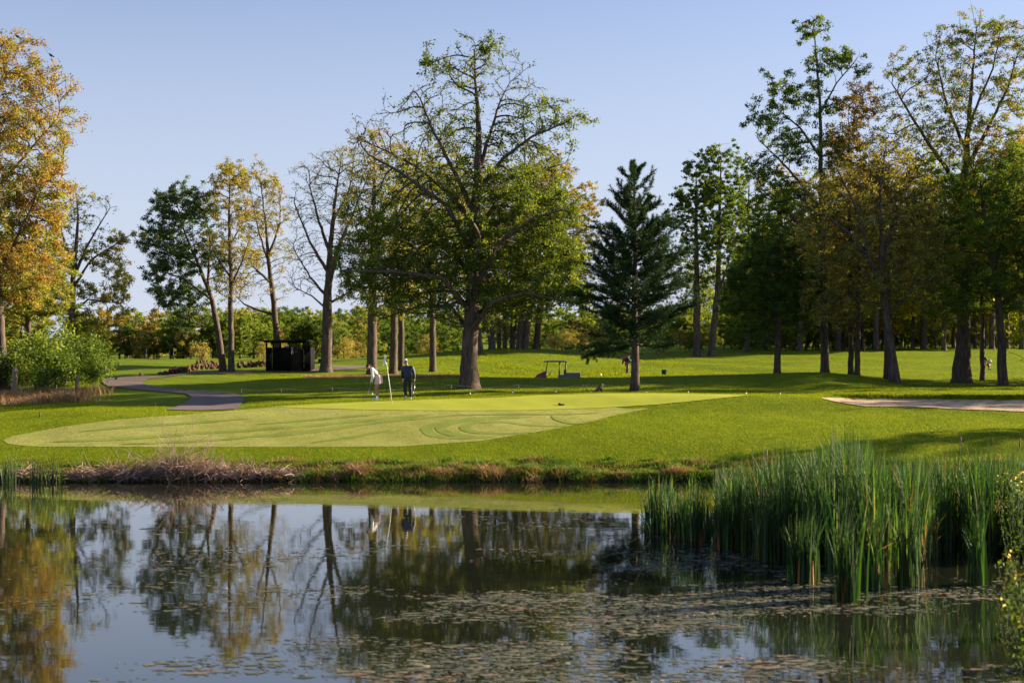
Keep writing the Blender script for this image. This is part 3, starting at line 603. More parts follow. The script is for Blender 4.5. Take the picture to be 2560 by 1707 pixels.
# --- the big tree in the middle
tree('broad_tree', 'largest broad tree with bare twigs at its top, behind the putting green', 1173, 77,
 [[(1173, 975, 0, .58), (1173, 900, 0, .46), (1177, 830, 0, .43), (1183, 740, 0, .40), (1184, 640, 0, .36), (1188, 540, 0, .30), (1195, 440, 0, .24), (1197, 330, .2, .16), (1190, 220, .2, .09), (1185, 130, 0, .03)],
  [(1188, 540, 0, .2), (1160, 480, -.5, .17), (1130, 420, -1, .13), (1090, 345, -1.2, .09), (1055, 260, -1.4, .05)],
  [(1187, 560, 0, .2), (1110, 470, 1, .15), (1040, 410, 1.5, .10), (960, 365, 1.8, .06), (890, 335, 2, .03)],
  [(1184, 640, 0, .2), (1120, 520, -1, .14), (1010, 445, -2, .10), (930, 400, -2, .05)],
  [(1197, 430, 0, .17), (1225, 330, .4, .11), (1250, 250, .6, .06), (1275, 200, .6, .03)],
  [(1192, 490, 0, .18), (1260, 400, -.8, .12), (1330, 350, -1.2, .08), (1420, 315, -1.5, .04)],
  [(1190, 600, 0, .19), (1240, 500, 1, .14), (1310, 430, 1.6, .09), (1400, 400, 2, .04)],
  [(1184, 700, 0, .2), (1130, 620, 1.5, .14), (1040, 580, 2.5, .10), (930, 560, 3, .05)],
  [(1182, 740, 0, .2), (1240, 620, -1.5, .15), (1330, 560, -3, .09), (1400, 540, -3, .05)],
  [(1180, 780, 0, .2), (1110, 700, -2, .14), (1000, 690, -3.5, .09), (880, 690, -4, .05)],
  [(1178, 800, 0, .22), (1250, 720, 2, .15), (1350, 690, 3, .09), (1440, 720, 3.5, .05)],
  [(1176, 830, 0, .2), (1230, 760, -2.5, .13), (1310, 740, -3.5, .08), (1400, 760, -4, .04)],
  [(1176, 830, 0, .18), (1120, 760, 3, .12), (1030, 760, 4, .07), (940, 790, 4, .04)],
  [(1184, 650, 0, .2), (1200, 600, -2.5, .14), (1180, 560, -4.5, .08)], [(1184, 700, 0, .2), (1180, 640, 3, .13), (1190, 580, 5, .08)]],
 [(1190, 170, 90, 85, .30), (1215, 120, 45, 30, 1.6), (1090, 165, 42, 42, 1.0), (1060, 260, 95, 60, .16), (940, 340, 90, 55, .05), (1290, 230, 70, 70, .08), (1400, 300, 70, 30, .9), (1340, 270, 75, 30, .8), (1300, 320, 70, 45, .6), (1330, 370, 85, 50, .5),
  (1130, 330, 90, 80, .5), (1230, 360, 80, 80, .5), (1080, 450, 110, 80, .35), (1280, 470, 110, 80, 1.1), (1380, 520, 80, 60, 1.3), (1180, 470, 100, 90, .7), (960, 560, 110, 80, 1.1), (900, 620, 70, 50, 1.0),
  (1080, 600, 130, 90, 1.0), (1300, 620, 140, 90, 1.5), (1420, 640, 50, 60, 1.2), (1180, 620, 120, 90, 1.0), (1020, 690, 150, 70, 1.1), (1300, 730, 150, 60, 1.4), (1440, 740, 60, 45, 1.2), (900, 710, 60, 40, .9), (1080, 770, 110, 40, .5), (1160, 680, 130, 80, 1.1)],
 L_CTR, step=.34, kill=.36, nat=3600, leaf=.17, K=6.2, seed=11, spread=.17, tip=.023, bark=BARK, start=14)
# --- the wood, left to right
gl = 'trees left of the black enclosure'
tree('oak_tree', 'towering orange and gold oak at the left edge, trunk leaning at the frame edge', 12, 88, [[(12, 960, 0, .34), (2, 850, 0, .28), (-5, 700, 0, .24), (-30, 500, 0, .18), (-20, 300, 0, .1), (10, 160, 0, .04)],
  [(-5, 700, 0, .14), (60, 590, -1, .09), (110, 500, -1.5, .05)], [(-30, 500, 0, .12), (60, 370, 1, .08), (130, 290, 1, .04)], [(-5, 620, 0, .12), (70, 470, 2, .08), (130, 400, 2, .04)]],
 [(0, 180, 100, 85, .9), (110, 220, 75, 60, .7), (60, 330, 120, 80, 1.0), (-100, 350, 110, 200, 1), (70, 450, 95, 70, 1.3), (60, 560, 100, 80, 1.5), (110, 520, 60, 60, 1.3), (40, 680, 110, 80, 1.2), (-60, 620, 90, 120, 1.1)],
 L_ORANGE, step=.5, kill=.5, nat=2300, leaf=.18, K=9, seed=21, mat2=L_YG, frac2=.45, spread=.22, tip=.024)
tree('oak_tree', 'yellow green tree filling the gap under the orange oak at the left edge', 75, 93, [[(75, 950, 0, .2), (70, 800, 0, .16), (60, 650, 0, .1), (65, 560, 0, .05)]],
 [(60, 650, 110, 90, 1.2), (90, 760, 110, 80, 1.3), (20, 800, 90, 80, 1.2), (130, 700, 60, 70, 1)], L_SPR, step=.5, kill=.55, nat=1100, leaf=.2, K=9, seed=22, mat2=L_YG, frac2=.5)
tree('oak_tree', 'lone yellow green tree with long right-hand boughs, right of the orange oak', 180, 112, [[(180, 905, 0, .3), (180, 800, 0, .25), (182, 700, 0, .2), (190, 620, 0, .15), (195, 540, 0, .08), (190, 470, 0, .03)],
  [(182, 700, 0, .14), (215, 620, 0, .1), (250, 560, 0, .06), (275, 520, 0, .03)], [(183, 690, 0, .12), (150, 610, 1, .08), (140, 540, 1, .04)], [(182, 730, 0, .12), (240, 650, -1, .08), (320, 600, -1, .04)],
  [(181, 780, 0, .1), (230, 750, -1, .07), (310, 760, -1, .03)], [(181, 800, 0, .1), (140, 730, 1, .06), (110, 700, 1, .03)]],
 [(185, 530, 50, 60, .5), (265, 520, 25, 40, .06), (310, 595, 45, 22, 1.6), (250, 640, 60, 28, .9), (290, 680, 42, 25, 1.2), (160, 640, 50, 50, .8), (260, 740, 70, 30, 1.3), (300, 765, 35, 22, 1.2), (150, 750, 50, 50, 1), (220, 810, 60, 35, 1.0)],
 L_YG, step=.45, kill=.5, nat=900, leaf=.2, K=9, seed=23)
tree('willow_oak', 'leaning tree with dense blue green crown, leftmost of the four by the enclosure', 557, 117, [[(557, 912, 0, .3), (545, 830, 0, .25), (530, 750, 0, .2), (500, 670, 0, .14), (465, 590, 0, .09), (445, 520, 0, .04)],
  [(530, 750, 0, .12), (470, 700, -1, .08), (410, 680, -1, .04)], [(515, 710, 0, .12), (520, 600, 1, .08), (500, 510, 1, .04)], [(500, 670, 0, .1), (430, 620, 0, .06), (380, 600, 0, .03)], [(545, 830, 0, .09), (480, 800, -1, .05), (420, 780, -1, .03)]],
 [(450, 520, 70, 55, 1.3), (500, 520, 45, 50, 1.2), (410, 590, 52, 50, 1.3), (400, 670, 42, 50, 1.3), (460, 640, 70, 60, 1.2), (440, 730, 60, 45, 1.3), (480, 790, 55, 35, 1.1), (530, 640, 50, 60, .9)],
 L_BLUEG, group=gl, step=.42, kill=.45, nat=1500, leaf=.19, K=10, seed=24)
tree('slender_oak', 'straight slim tree with golden top beside the leaning blue green tree', 578, 116, [[(578, 917, 0, .27), (577, 800, 0, .22), (578, 680, 0, .17), (572, 560, 0, .11), (575, 450, 0, .04)],
  [(578, 700, 0, .1), (540, 640, 0, .06), (520, 580, 0, .03)], [(577, 720, 0, .1), (610, 660, -1, .07), (630, 600, -1, .03)], [(575, 620, 0, .08), (610, 540, 1, .05), (600, 470, 1, .03)]],
 [(575, 450, 45, 42, 1.2), (540, 500, 35, 45, .9), (585, 540, 50, 45, .9), (600, 640, 45, 50, .6), (545, 620, 45, 50, .5), (580, 720, 50, 40, .35)], L_GOLD, group=gl, step=.42, kill=.45, nat=1000, leaf=.18, K=8, seed=25, mat2=L_YG, frac2=.5)
tree('slender_oak', 'airy golden tree behind the black enclosure with a long low left bough', 693, 121, [[(693, 915, 0, .3), (690, 820, 0, .26), (682, 740, 0, .22), (672, 660, 0, .17), (665, 560, 0, .1), (650, 450, 0, .04)],
  [(687, 785, 0, .14), (645, 775, 0, .1), (610, 760, 0, .07), (585, 735, 0, .03)], [(678, 700, 0, .12), (640, 670, -1, .08), (610, 620, -1, .03)], [(672, 660, 0, .12), (640, 570, 1, .07), (620, 470, 1, .03)], [(672, 650, 0, .12), (700, 560, 0, .07), (700, 480, 0, .03)]],
 [(630, 450, 42, 42, 1.1), (680, 470, 40, 45, 1.0), (700, 540, 30, 50, .7), (650, 550, 52, 55, .8), (640, 640, 50, 40, .5), (700, 640, 30, 50, .35), (610, 700, 50, 35, .25), (690, 720, 40, 40, .2)], L_YG, group=gl, step=.42, kill=.45, nat=1200, leaf=.17, K=7, seed=26, mat2=L_GOLD, frac2=.4)
tree('vase_shaped_oak', 'nearly bare vase shaped oak just right of the black enclosure', 815, 115, [[(815, 920, 0, .5), (818, 850, 0, .42), (818, 760, 0, .37), (822, 700, 0, .3), (825, 620, 0, .22), (835, 520, 0, .14), (850, 420, 0, .05)],
  [(820, 720, 0, .22), (850, 620, -1, .16), (885, 540, -1, .1), (925, 440, -1, .04)], [(824, 640, 0, .16), (790, 540, 1, .1), (770, 460, 1, .05)], [(822, 690, 0, .16), (780, 610, -1, .1), (740, 510, -1, .05)], [(820, 740, 0, .14), (770, 690, 1, .08), (730, 620, 1, .04)],
  [(830, 560, 0, .12), (870, 470, 1, .07), (880, 400, 1, .03)], [(818, 760, 0, .12), (860, 740, 0, .07), (900, 700, 0, .03)], [(818, 770, 0, .1), (780, 740, 0, .06), (740, 720, 0, .03)]],
 [(860, 410, 70, 50, .32), (790, 450, 50, 55, .22), (750, 520, 45, 50, .14), (920, 450, 40, 60, .35), (850, 520, 80, 60, .12), (760, 630, 50, 60, .10), (880, 620, 60, 60, .15), (760, 710, 45, 35, .08), (890, 710, 40, 30, .25)],
 L_YG, step=.4, kill=.42, nat=1900, leaf=.15, K=8, seed=27, tip=.02)
gm = 'trees behind the putting golfers'
def plain(name, label, px, Y, topy, crown, mat, trunkr=.3, lean=0, seed=1, group=None, mat2=None, frac2=0, nat=900, K=8, leaf=.2, step=.5, bark=None):
    b = onground(px, Y); by = YH + (H0 - b[2]) / Y * F; h = by - topy
    limbs = [[(px, by, 0, trunkr), (px + lean * .3, by - h * .35, 0, trunkr * .78), (px + lean * .7, by - h * .6, 0, trunkr * .5), (px + lean, by - h * .93, 0, trunkr * .12)]]
    return tree(name, label, px, Y, limbs, crown, mat, group=group, seed=seed, mat2=mat2, frac2=frac2, nat=nat, K=K, leaf=leaf, step=step, kill=step * 1.05, bark=bark, start=6)
plain('oak_tree', 'oak with thick trunk directly behind the bending woman', 930, 112, 330, [(940, 380, 60, 60, .8), (930, 480, 70, 70, .8), (900, 580, 60, 60, .7), (960, 620, 70, 70, .8), (900, 720, 60, 45, .9), (960, 750, 60, 40, .9)], L_GOLD, .42, 6, 31, gm, L_YG, .6)
plain('oak_tree', 'slimmer oak trunk just left behind the man in blue', 983, 113, 400, [(1000, 420, 55, 60, .9), (1010, 520, 70, 70, .9), (1000, 640, 80, 70, .9), (1000, 740, 70, 40, .8)], L_YG, .34, 10, 32, gm)
plain('oak_tree', 'narrow trunk pressed against its left neighbour, behind the man in blue', 1003, 118, 420, [(1040, 470, 60, 60, .9), (1050, 600, 70, 70, .9), (1030, 720, 60, 50, .8)], L_GOLD, .26, 6, 33, gm, L_SPR, .5)
plain('oak_tree', 'single trunk midway between the man in blue and the largest tree', 1082, 118, 400, [(1090, 420, 55, 70, 1), (1110, 560, 70, 70, .9), (1080, 700, 70, 60, .9)], L_YG, .3, -4, 34, gm)
gh = 'trees on the crest of the hill behind the largest tree'
for k, (p, Yt, top, r0, m_, lab) in enumerate([(1203, 150, 420, .3, L_YG, 'trunk close behind the right side of the largest tree on the hill crest'), (1230, 158, 400, .42, L_GOLD, 'thick leaning trunk, second of the row on the hill crest'), (1248, 162, 450, .26, L_YG, 'thin trunk between thick ones in the row on the hill crest'),
   (1262, 165, 430, .3, L_GOLD, 'slim yellow leafed tree in the middle of the row on the hill crest'), (1281, 160, 400, .34, L_YG, 'straight brown trunk third from the right of the row on the hill crest'), (1298, 158, 420, .4, L_GOLD, 'broad reddish trunk second from the right of the row on the hill crest'), (1312, 158, 400, .4, L_YG, 'rightmost trunk of the row on the hill crest')]):
    q = p + (k - 3) * 22; plain('oak_tree', lab, p, Yt, top, [(q, top + 50, 70, 55, 1), (q + 10, top + 150, 90, 80, .9), (q, top + 270, 90, 80, .8), (p, top + 370, 60, 40, .6)], m_, r0, q - p, 40 + k, gh, L_SPR, .3, nat=750, K=7, leaf=.26, step=.7)
plain('oak_tree', 'golden oak with sweeping right-hand twigs between the largest tree and the pine', 1340, 165, 400, [(1380, 440, 60, 50, 1.2), (1430, 520, 75, 65, 1.2), (1470, 600, 60, 60, 1), (1420, 660, 80, 60, .9), (1500, 690, 50, 40, .6), (1360, 560, 70, 80, 1)], L_GOLD, .4, 60, 48, gh, L_PALE, .5, nat=1700, K=7, leaf=.24, step=.6)

# --- the pine
def pine(label, px, Y, topy, seed):
    r_ = np.random.RandomState(seed); b = onground(px, Y); org = np.array(b); Hh = at(px, topy, Y)[2] - b[2]
    root = empty('pine_tree', org); tag(root, label, 'pine tree'); mb = MB()
    zz = np.linspace(-.3, Hh, 14); mb.tube([(.03 * math.sin(z), 0, z) for z in zz], np.interp(zz, [-.3, 0, 1, Hh], [.34, .27, .22, .02]), 10)
    pts = []
    z = 2.45
    while z < Hh - .2:
        f = z / Hh; Lm = np.interp(f, [.12, .2, .32, .5, .68, .84, .94, 1], [2.4, 3.1, 3.1, 2.8, 2.2, 1.4, .7, .15]); nbr = r_.randint(4, 7) if f < .6 else r_.randint(3, 6); a0 = r_.rand() * 6.283
        for k in range(nbr):
            a = a0 + k / nbr * 6.283 + r_.normal(0, .25); l = Lm * r_.uniform(.6, 1.15); el = np.interp(f, [.1, .35, .7, 1], [-.12, .10, .45, .9]) + r_.normal(0, .14); p = np.array([0, 0, z + r_.normal(0, .08)]); d = np.array([math.cos(a) * math.cos(el), math.sin(a) * math.cos(el), math.sin(el)])
            B = [p]; m_ = 8
            for q in range(m_): d = d + [0, 0, .05] + r_.normal(0, .07, 3); d /= np.linalg.norm(d); p = p + d * l / m_; B.append(p)
            mb.tube(B, np.linspace(.045 * (1 - f) + .012, .006, m_ + 1), 4, cap=False)
            for q in range(2, m_ + 1):
                for s_ in range(5 if f < .78 else 2):
                    dd = (B[q] - B[q - 1]) / np.linalg.norm(B[q] - B[q - 1]) + r_.normal(0, .6, 3) * [1, 1, .45]; dd /= np.linalg.norm(dd); ls = l * r_.uniform(.1, .26) + .08; e = B[q] + dd * ls + [0, 0, .04]
                    mb.tube([B[q], e], [.007, .004], 3, cap=False); 
                    for t in np.linspace(.3, 1.0, 4): pts.append((B[q] + (e - B[q]) * t, dd))
        z += r_.uniform(.24, .42) * (1 if f < .55 else 1.55)
    # the drooping lowest bough at the left
    B = [np.array([-.1, 0, 1.9])]; tgt = at(1470, 893, Y) - org
    for t in np.linspace(.15, 1, 8): B.append(np.array([-.1 + (tgt[0] + .1) * t, -.5 * t, 1.9 + (tgt[2] - 1.9) * t + .25 * math.sin(t * 3.1)]))
    mb.tube(B, np.linspace(.04, .008, 9), 4, cap=False)
    for q in range(3, 9):
        for s_ in range(9):
            dd = unit(B[q] - B[q - 1]) + r_.normal(0, .6, 3); dd = unit(dd); e = B[q] + dd * .35; mb.tube([B[q], e], [.006, .003], 3, cap=False)
            for t in (.4, .7, 1): pts.append((B[q] + (e - B[q]) * t, dd))
    mb.build('trunk', BARK, root, smooth=True)
    C = np.array([p for p, _ in pts]); D = np.array([d for _, d in pts]); k = 16; C = np.repeat(C, k, 0); D = np.repeat(D, k, 0)
    d = unit(D * .5 + r_.normal(0, .75, C.shape) + [0, 0, .12]); s_ = unit(np.cross(d, r_.normal(0, 1, C.shape))); ln = r_.uniform(.11, .20, len(C))[:, None]; w_ = .013
    V = np.stack([C - s_ * w_, C + s_ * w_, C + d * ln], 1).reshape(-1, 3); f = (np.arange(len(C)) * 3)[:, None] + np.arange(3)
    link('crown', npmesh('crown', V, f, np.repeat(np.clip(r_.normal(.45, .2, len(C)), 0, 1), 3)), L_PINE, root); NF[0] += len(C)
pine('dark green pine tree with layered boughs, alone right of the golf cart', 1587, 74.5, 405, 61)
# --- right-hand trees
gr_ = 'tall trees on the right'
plain('poplar_tree', 'slim green poplar, left of the pair behind the pine', 1742, 160, 392, [(1745, 430, 36, 42, 1.4), (1740, 510, 52, 55, 1.3), (1710, 540, 42, 50, 1.2), (1745, 600, 55, 50, .9), (1720, 680, 50, 45, .7), (1760, 700, 30, 50, .4)], L_GREEN, .45, -2, 71, gr_, nat=1200, K=9, leaf=.28, step=.6)
tree('poplar_tree', 'taller green poplar with a bent trunk, right of the pair behind the pine', 1778, 160, [[(1778, 872, 0, .42), (1788, 790, 0, .36), (1796, 700, 0, .3), (1798, 560, 0, .2), (1803, 400, 0, .06)], [(1794, 740, 0, .15), (1820, 660, 0, .1), (1835, 600, 0, .04)]],
 [(1803, 400, 36, 40, 1.4), (1800, 480, 50, 55, 1.4), (1835, 540, 40, 55, 1.2), (1795, 590, 45, 55, 1.1), (1830, 660, 42, 50, .8), (1790, 700, 30, 40, .3)], L_GREEN, group=gr_, step=.6, kill=.62, nat=1200, leaf=.28, K=9, seed=72, mat2=L_SPR, frac2=.3)
plain('maple_tree', 'shorter dark green tree with a low spreading crown and black trunk', 1943, 97, 590, [(1940, 640, 80, 50, 1.2), (1900, 700, 90, 55, 1.4), (1980, 700, 80, 55, 1.3), (1860, 760, 60, 45, 1.3), (1940, 770, 90, 45, 1.2), (1880, 830, 60, 30, .8)], L_GREEN, .24, 4, 73, gr_, L_DGREEN, .5, nat=1400, K=10, leaf=.18, step=.4)
tree('poplar_tree', 'tallest bright green tree with an open ragged top, left of the golden ones', 2062, 98, [[(2062, 932, 0, .3), (2060, 800, 0, .26), (2058, 650, 0, .22), (2052, 480, 0, .17), (2052, 330, 0, .12), (2045, 200, 0, .08), (2035, 70, 0, .03)],
  [(2053, 400, 0, .1), (2000, 320, 0, .07), (1940, 270, 0, .03)], [(2050, 290, 0, .08), (2090, 210, 0, .05), (2140, 150, 0, .03)], [(2055, 520, 0, .12), (1980, 420, 1, .08), (1900, 340, 1, .03)], [(2058, 620, 0, .1), (1970, 540, -1, .07), (1900, 480, -1, .03)], [(2057, 560, 0, .1), (2110, 470, 0, .06), (2130, 400, 0, .03)]],
 [(2035, 80, 36, 36, 1.5), (2050, 160, 42, 50, 1.2), (2120, 160, 40, 25, 1.5), (2040, 250, 45, 50, .9), (1960, 230, 48, 40, 1.4), (1920, 300, 50, 40, 1.3), (1985, 360, 60, 55, 1.0), (1910, 420, 45, 45, 1.2), (2070, 400, 50, 60, .6), (1960, 500, 70, 50, 1.2), (2040, 560, 60, 60, .9), (1920, 570, 50, 50, 1.0)],
 L_GREEN, group=gr_, step=.45, kill=.48, nat=1900, leaf=.19, K=9, seed=74, mat2=L_SPR, frac2=.3)
plain('oak_tree', 'slim golden oak, left of two trunks standing together', 2127, 99, 230, [(2140, 270, 55, 50, 1.2), (2110, 370, 60, 60, 1.1), (2150, 450, 70, 60, .9), (2100, 560, 70, 60, .8), (2130, 680, 70, 60, .7)], L_GOLD, .2, -6, 75, gr_, L_ORANGE, .6, nat=1400, K=8, leaf=.18, step=.45)
plain('oak_tree', 'slim brownish oak, right of two trunks standing together', 2143, 98, 340, [(2170, 380, 60, 60, .8), (2180, 500, 70, 70, .8), (2150, 640, 70, 70, .8), (2120, 780, 60, 50, .6)], L_BROWN, .2, 8, 76, gr_, L_YG, .4, nat=1200, K=8, leaf=.18, step=.45)
tree('oak_tree', 'leaning brown leafed oak forking into long left boughs', 2236, 91, [[(2240, 953, 0, .36), (2228, 880, 0, .28), (2215, 790, 0, .26), (2208, 720, 0, .24), (2205, 600, 0, .18), (2200, 480, 0, .1), (2215, 370, 0, .04)],
  [(2210, 730, 0, .2), (2170, 640, 0, .16), (2130, 590, 0, .11), (2040, 520, 0, .07), (1990, 490, 0, .03)], [(2170, 640, 0, .12), (2140, 540, -1, .08), (2090, 440, -1, .04)], [(2205, 640, 0, .14), (2260, 520, 1, .09), (2280, 420, 1, .04)], [(2213, 780, 0, .12), (2280, 720, -1, .07), (2330, 690, -1, .03)], [(2214, 770, 0, .1), (2120, 740, 1, .06), (2060, 720, 1, .03)]],
 [(2210, 400, 70, 60, .5), (2140, 440, 70, 55, .6), (2060, 480, 70, 50, .9), (2280, 460, 60, 70, .5), (2200, 540, 100, 70, .5), (2030, 570, 60, 50, .9), (2100, 640, 90, 60, .7), (2300, 600, 80, 80, .9), (2220, 700, 110, 70, .6), (2330, 720, 60, 50, .9), (2080, 760, 70, 50, .8)],
 L_BROWN, group=gr_, step=.42, kill=.45, nat=2300, leaf=.17, K=8, seed=77, mat2=L_YG, frac2=.5)
plain('oak_tree', 'dark straight trunk half hidden behind the leaning brown oak', 2218, 100, 420, [(2240, 480, 70, 60, .6), (2260, 600, 80, 70, .8), (2240, 730, 80, 60, .8)], L_YG, .26, 10, 78, gr_)
tree('oak_tree', 'massive oak with gold top and the thickest trunk on the right', 2405, 99, [[(2405, 938, 0, .68), (2408, 860, 0, .48), (2410, 700, 0, .4), (2410, 560, 0, .34), (2412, 430, 0, .26), (2420, 330, 0, .18), (2430, 200, 0, .1), (2440, 80, 0, .04)],
  [(2411, 500, 0, .2), (2350, 400, 0, .14), (2290, 310, 0, .09), (2230, 210, 0, .04)], [(2412, 420, 0, .18), (2470, 320, 0, .12), (2520, 220, 0, .07), (2550, 120, 0, .03)], [(2416, 370, 0, .14), (2380, 260, 1, .09), (2350, 140, 1, .04)], [(2411, 560, 0, .16), (2500, 480, -1, .1), (2580, 420, -1, .04)],
  [(2411, 600, 0, .16), (2330, 540, -1.5, .1), (2260, 500, -1.5, .05)], [(2410, 680, 0, .14), (2330, 640, 1, .08), (2270, 620, 1, .04)], [(2422, 300, 0, .1), (2470, 180, -1, .06), (2490, 80, -1, .03)]],
 [(2360, 110, 60, 55, .8), (2470, 90, 70, 55, .8), (2550, 120, 60, 70, .9), (2270, 200, 55, 65, .75), (2400, 220, 90, 70, .6), (2520, 240, 70, 70, .8), (2250, 310, 50, 60, .7), (2340, 340, 80, 70, .7), (2460, 360, 90, 70, .9), (2560, 380, 60, 80, 1), (2290, 430, 70, 60, .7), (2400, 480, 110, 80, .9), (2530, 500, 80, 80, 1.1), (2300, 560, 80, 60, .9), (2440, 620, 110, 70, 1)],
 L_GOLD, group=gr_, step=.5, kill=.52, nat=3000, leaf=.18, K=8.5, seed=79, mat2=L_SPR, frac2=.55)
plain('oak_tree', 'thin trunk hiding the golfer who carries a bag', 2456, 106, 480, [(2450, 520, 70, 60, 1.1), (2470, 620, 90, 70, 1.2), (2440, 720, 80, 50, 1)], L_GREEN, .19, 0, 80, gr_, nat=1000, K=10)
tree('oak_tree', 'dark green oak nearest the right edge with a left leaning trunk', 2507, 93, [[(2507, 952, 0, .33), (2503, 850, 0, .26), (2495, 740, 0, .22), (2478, 640, 0, .16), (2460, 540, 0, .1), (2450, 450, 0, .04)], [(2498, 770, 0, .12), (2560, 720, 0, .08), (2620, 690, 0, .04)], [(2485, 680, 0, .12), (2530, 560, 1, .07), (2560, 450, 1, .03)]],
 [(2450, 470, 80, 60, 1.2), (2540, 440, 70, 70, 1.3), (2400, 560, 80, 60, 1.2), (2500, 570, 110, 80, 1.4), (2580, 620, 70, 80, 1.3), (2380, 660, 70, 50, 1.1), (2460, 700, 90, 50, 1.1), (2560, 740, 70, 50, 1.2), (2390, 760, 60, 40, .8)],
 L_GREEN, group=gr_, step=.42, kill=.45, nat=2600, leaf=.17, K=9, seed=81, mat2=L_SPR, frac2=.3)
for p, Yt, top, r0, m_, m2, lab, sd in [(1868, 172, 400, .3, L_GREEN, L_SPR, 'airy green tree between the bent poplar and the tallest green tree', 91), (1915, 176, 520, .3, L_SPR, L_GREEN, 'lighter green tree behind the short dark one with the low crown', 92), (2000, 170, 470, .34, L_GREEN, L_SPR, 'fresh green tree behind the left side of the golden oaks', 93),
   (2095, 174, 430, .34, L_SPR, L_YG, 'yellow green tree glowing between the two joined trunks', 94), (2190, 172, 400, .36, L_YG, L_SPR, 'yellow green tree behind the leaning brown oak, left of its fork', 95), (2310, 176, 380, .36, L_SPR, L_GREEN, 'bright green tree filling the gap left of the massive oak', 96), (2360, 170, 450, .3, L_YG, L_SPR, 'backlit yellow tree behind the left boughs of the massive oak', 97), (2480, 174, 400, .36, L_SPR, L_YG, 'yellow green tree behind the thin trunk at the right', 98), (2555, 172, 380, .36, L_GREEN, L_SPR, 'green background tree cut by the right edge', 99)]:
    plain('woodland_tree', lab, p, Yt, top, [(p, top + 45, 42, 50, 1), (p - 12, top + 130, 62, 60, 1.1), (p + 10, top + 230, 68, 70, 1.1), (p, top + 320, 62, 60, 1)], m_, r0, 4, sd, gr_, m2, .4, nat=850, K=10, leaf=.27, step=.7)
# small dark tree by the enclosure
tree('small_tree', 'low dark crooked tree between the black enclosure and the vase shaped oak', 782, 121, [[(782, 915, 0, .09), (786, 880, 0, .07), (795, 860, 0, .05), (798, 830, 0, .03)], [(784, 890, 0, .05), (800, 875, 0, .04), (806, 855, 0, .02)]], [(780, 830, 42, 25, 1.6), (820, 840, 30, 18, 1.4), (760, 850, 25, 15, 1.2)], L_DGREEN, step=.3, kill=.32, nat=500, leaf=.17, K=12, seed=90, start=3)

# ------------------------------------------------------------ copies: far wood, right-hand wood, brush
def proto(name, label, cat, h, wd, mat, seed, K, leaf, trunkr, nat=420, low=.1, mat2=None, frac2=0, step=.7, group=None):
    """a generic tree of height h built at 0,0 (world px helper bypassed by using Y=100 at px 1280)"""
    s_ = F / 100.; base_y = YH + (H0 - float(zf(0, 100.))) / 100 * F; r_ = np.random.RandomState(seed); hp = h * s_; wp = wd * s_ / 2; bl = []
    for k in range(7):
        f = low + (1 - low) * (.18 + .72 * (k + .5) / 7); bl.append((1280 + r_.uniform(-.45, .45) * wp, base_y - hp * f, wp * r_.uniform(.45, .7) * (1.15 - .5 * f), hp * (1 - low) * .17, 1, r_.uniform(-.3, .3) * wd / 2))
    return tree(name, label, 1280, 100, [[(1280, base_y, 0, trunkr), (1283, base_y - hp * .4, 0, trunkr * .7), (1278, base_y - hp * .85, 0, trunkr * .15)]], bl, mat, cat=cat, group=group, step=step, kill=step, nat=nat, leaf=leaf, K=K, seed=seed, mat2=mat2, frac2=frac2, start=3, twig=False, spread=.35)
def place(src, spots, used):
    for (x, y, s_, lab) in spots:
        o = copy_tree(src) if used[0] else src; used[0] = True
        o.location = (x, y, float(zf(x, y)) - .05); o.rotation_euler = (0, 0, random.random() * 6.283); o.scale = (s_ * random.uniform(.85, 1.15), s_ * random.uniform(.85, 1.15), s_)
        if lab: o['label'] = lab
        elif o['category'] == 'tree' and y > 120:
            base = o.get('base_label') or o['label']; p_ = 1280 + x / y * F
            zn = next(t for lim, t in ZONES if p_ < lim); rw = next(t for lim, t in ((200, 'at the front of the wood'), (245, 'in the second row'), (310, 'in the near row'), (400, 'in the farther row'), (540, 'on the distant rise'), (9999, 'on the skyline')) if y < lim)
            o['label'] = LAB[base] + ' ' + rw + ', ' + zn
ZONES = [(180, 'behind the left edge bushes'), (320, 'right of the lone oak'), (520, 'behind the yellow flag'), (660, 'left of the black enclosure'), (800, 'behind the black enclosure'), (960, 'left of the golfers'), (1120, 'behind the golfers'), (1340, 'behind the hill crest'), (1540, 'left of the pine'), (1760, 'behind the pine'), (1900, 'right of the poplar pair'), (2100, 'behind the tallest green tree'), (2300, 'behind the leaning brown oak'), (2450, 'behind the massive oak'), (99999, 'at the right edge')]
class LabD(dict):
    def __missing__(s, k):
        for t in ('mid green rounded tree', 'yellow green rounded tree', 'light green rounded tree', 'golden brown rounded tree', 'light yellow green slender tree', 'mid green slender tree', 'brownish gold slender tree'):
            if k.startswith(t) : return t
        return {'fre': 'light green rounded tree', 'gol': 'golden brown rounded tree'}.get(k[:3]) or ('light yellow green slender tree' if 'light yellow' in k else 'brownish gold slender tree' if 'brownish' in k else 'mid green slender tree')
LAB = LabD()
random.seed(5)
gf = 'rounded trees of the far wood'
FT = [('far_tree', 'mid green rounded tree of the distant wood', L_GREEN, None, 0), ('far_tree', 'yellow green rounded tree of the distant wood', L_YG, L_SPR, .5), ('far_tree', 'fresh light green tree of the distant wood', L_SPR, L_GREEN, .4), ('far_tree', 'golden brown tree of the distant wood', L_GOLD, L_PALE, .3)]
PR = [proto(n_, l_, 'tree', 9.5, 10, m_, 200 + k, 26, .42, .2, nat=520, low=-.02, mat2=m2, frac2=f2, group=gf) for k, (n_, l_, m_, m2, f2) in enumerate(FT)]
used = [[False] for _ in PR]
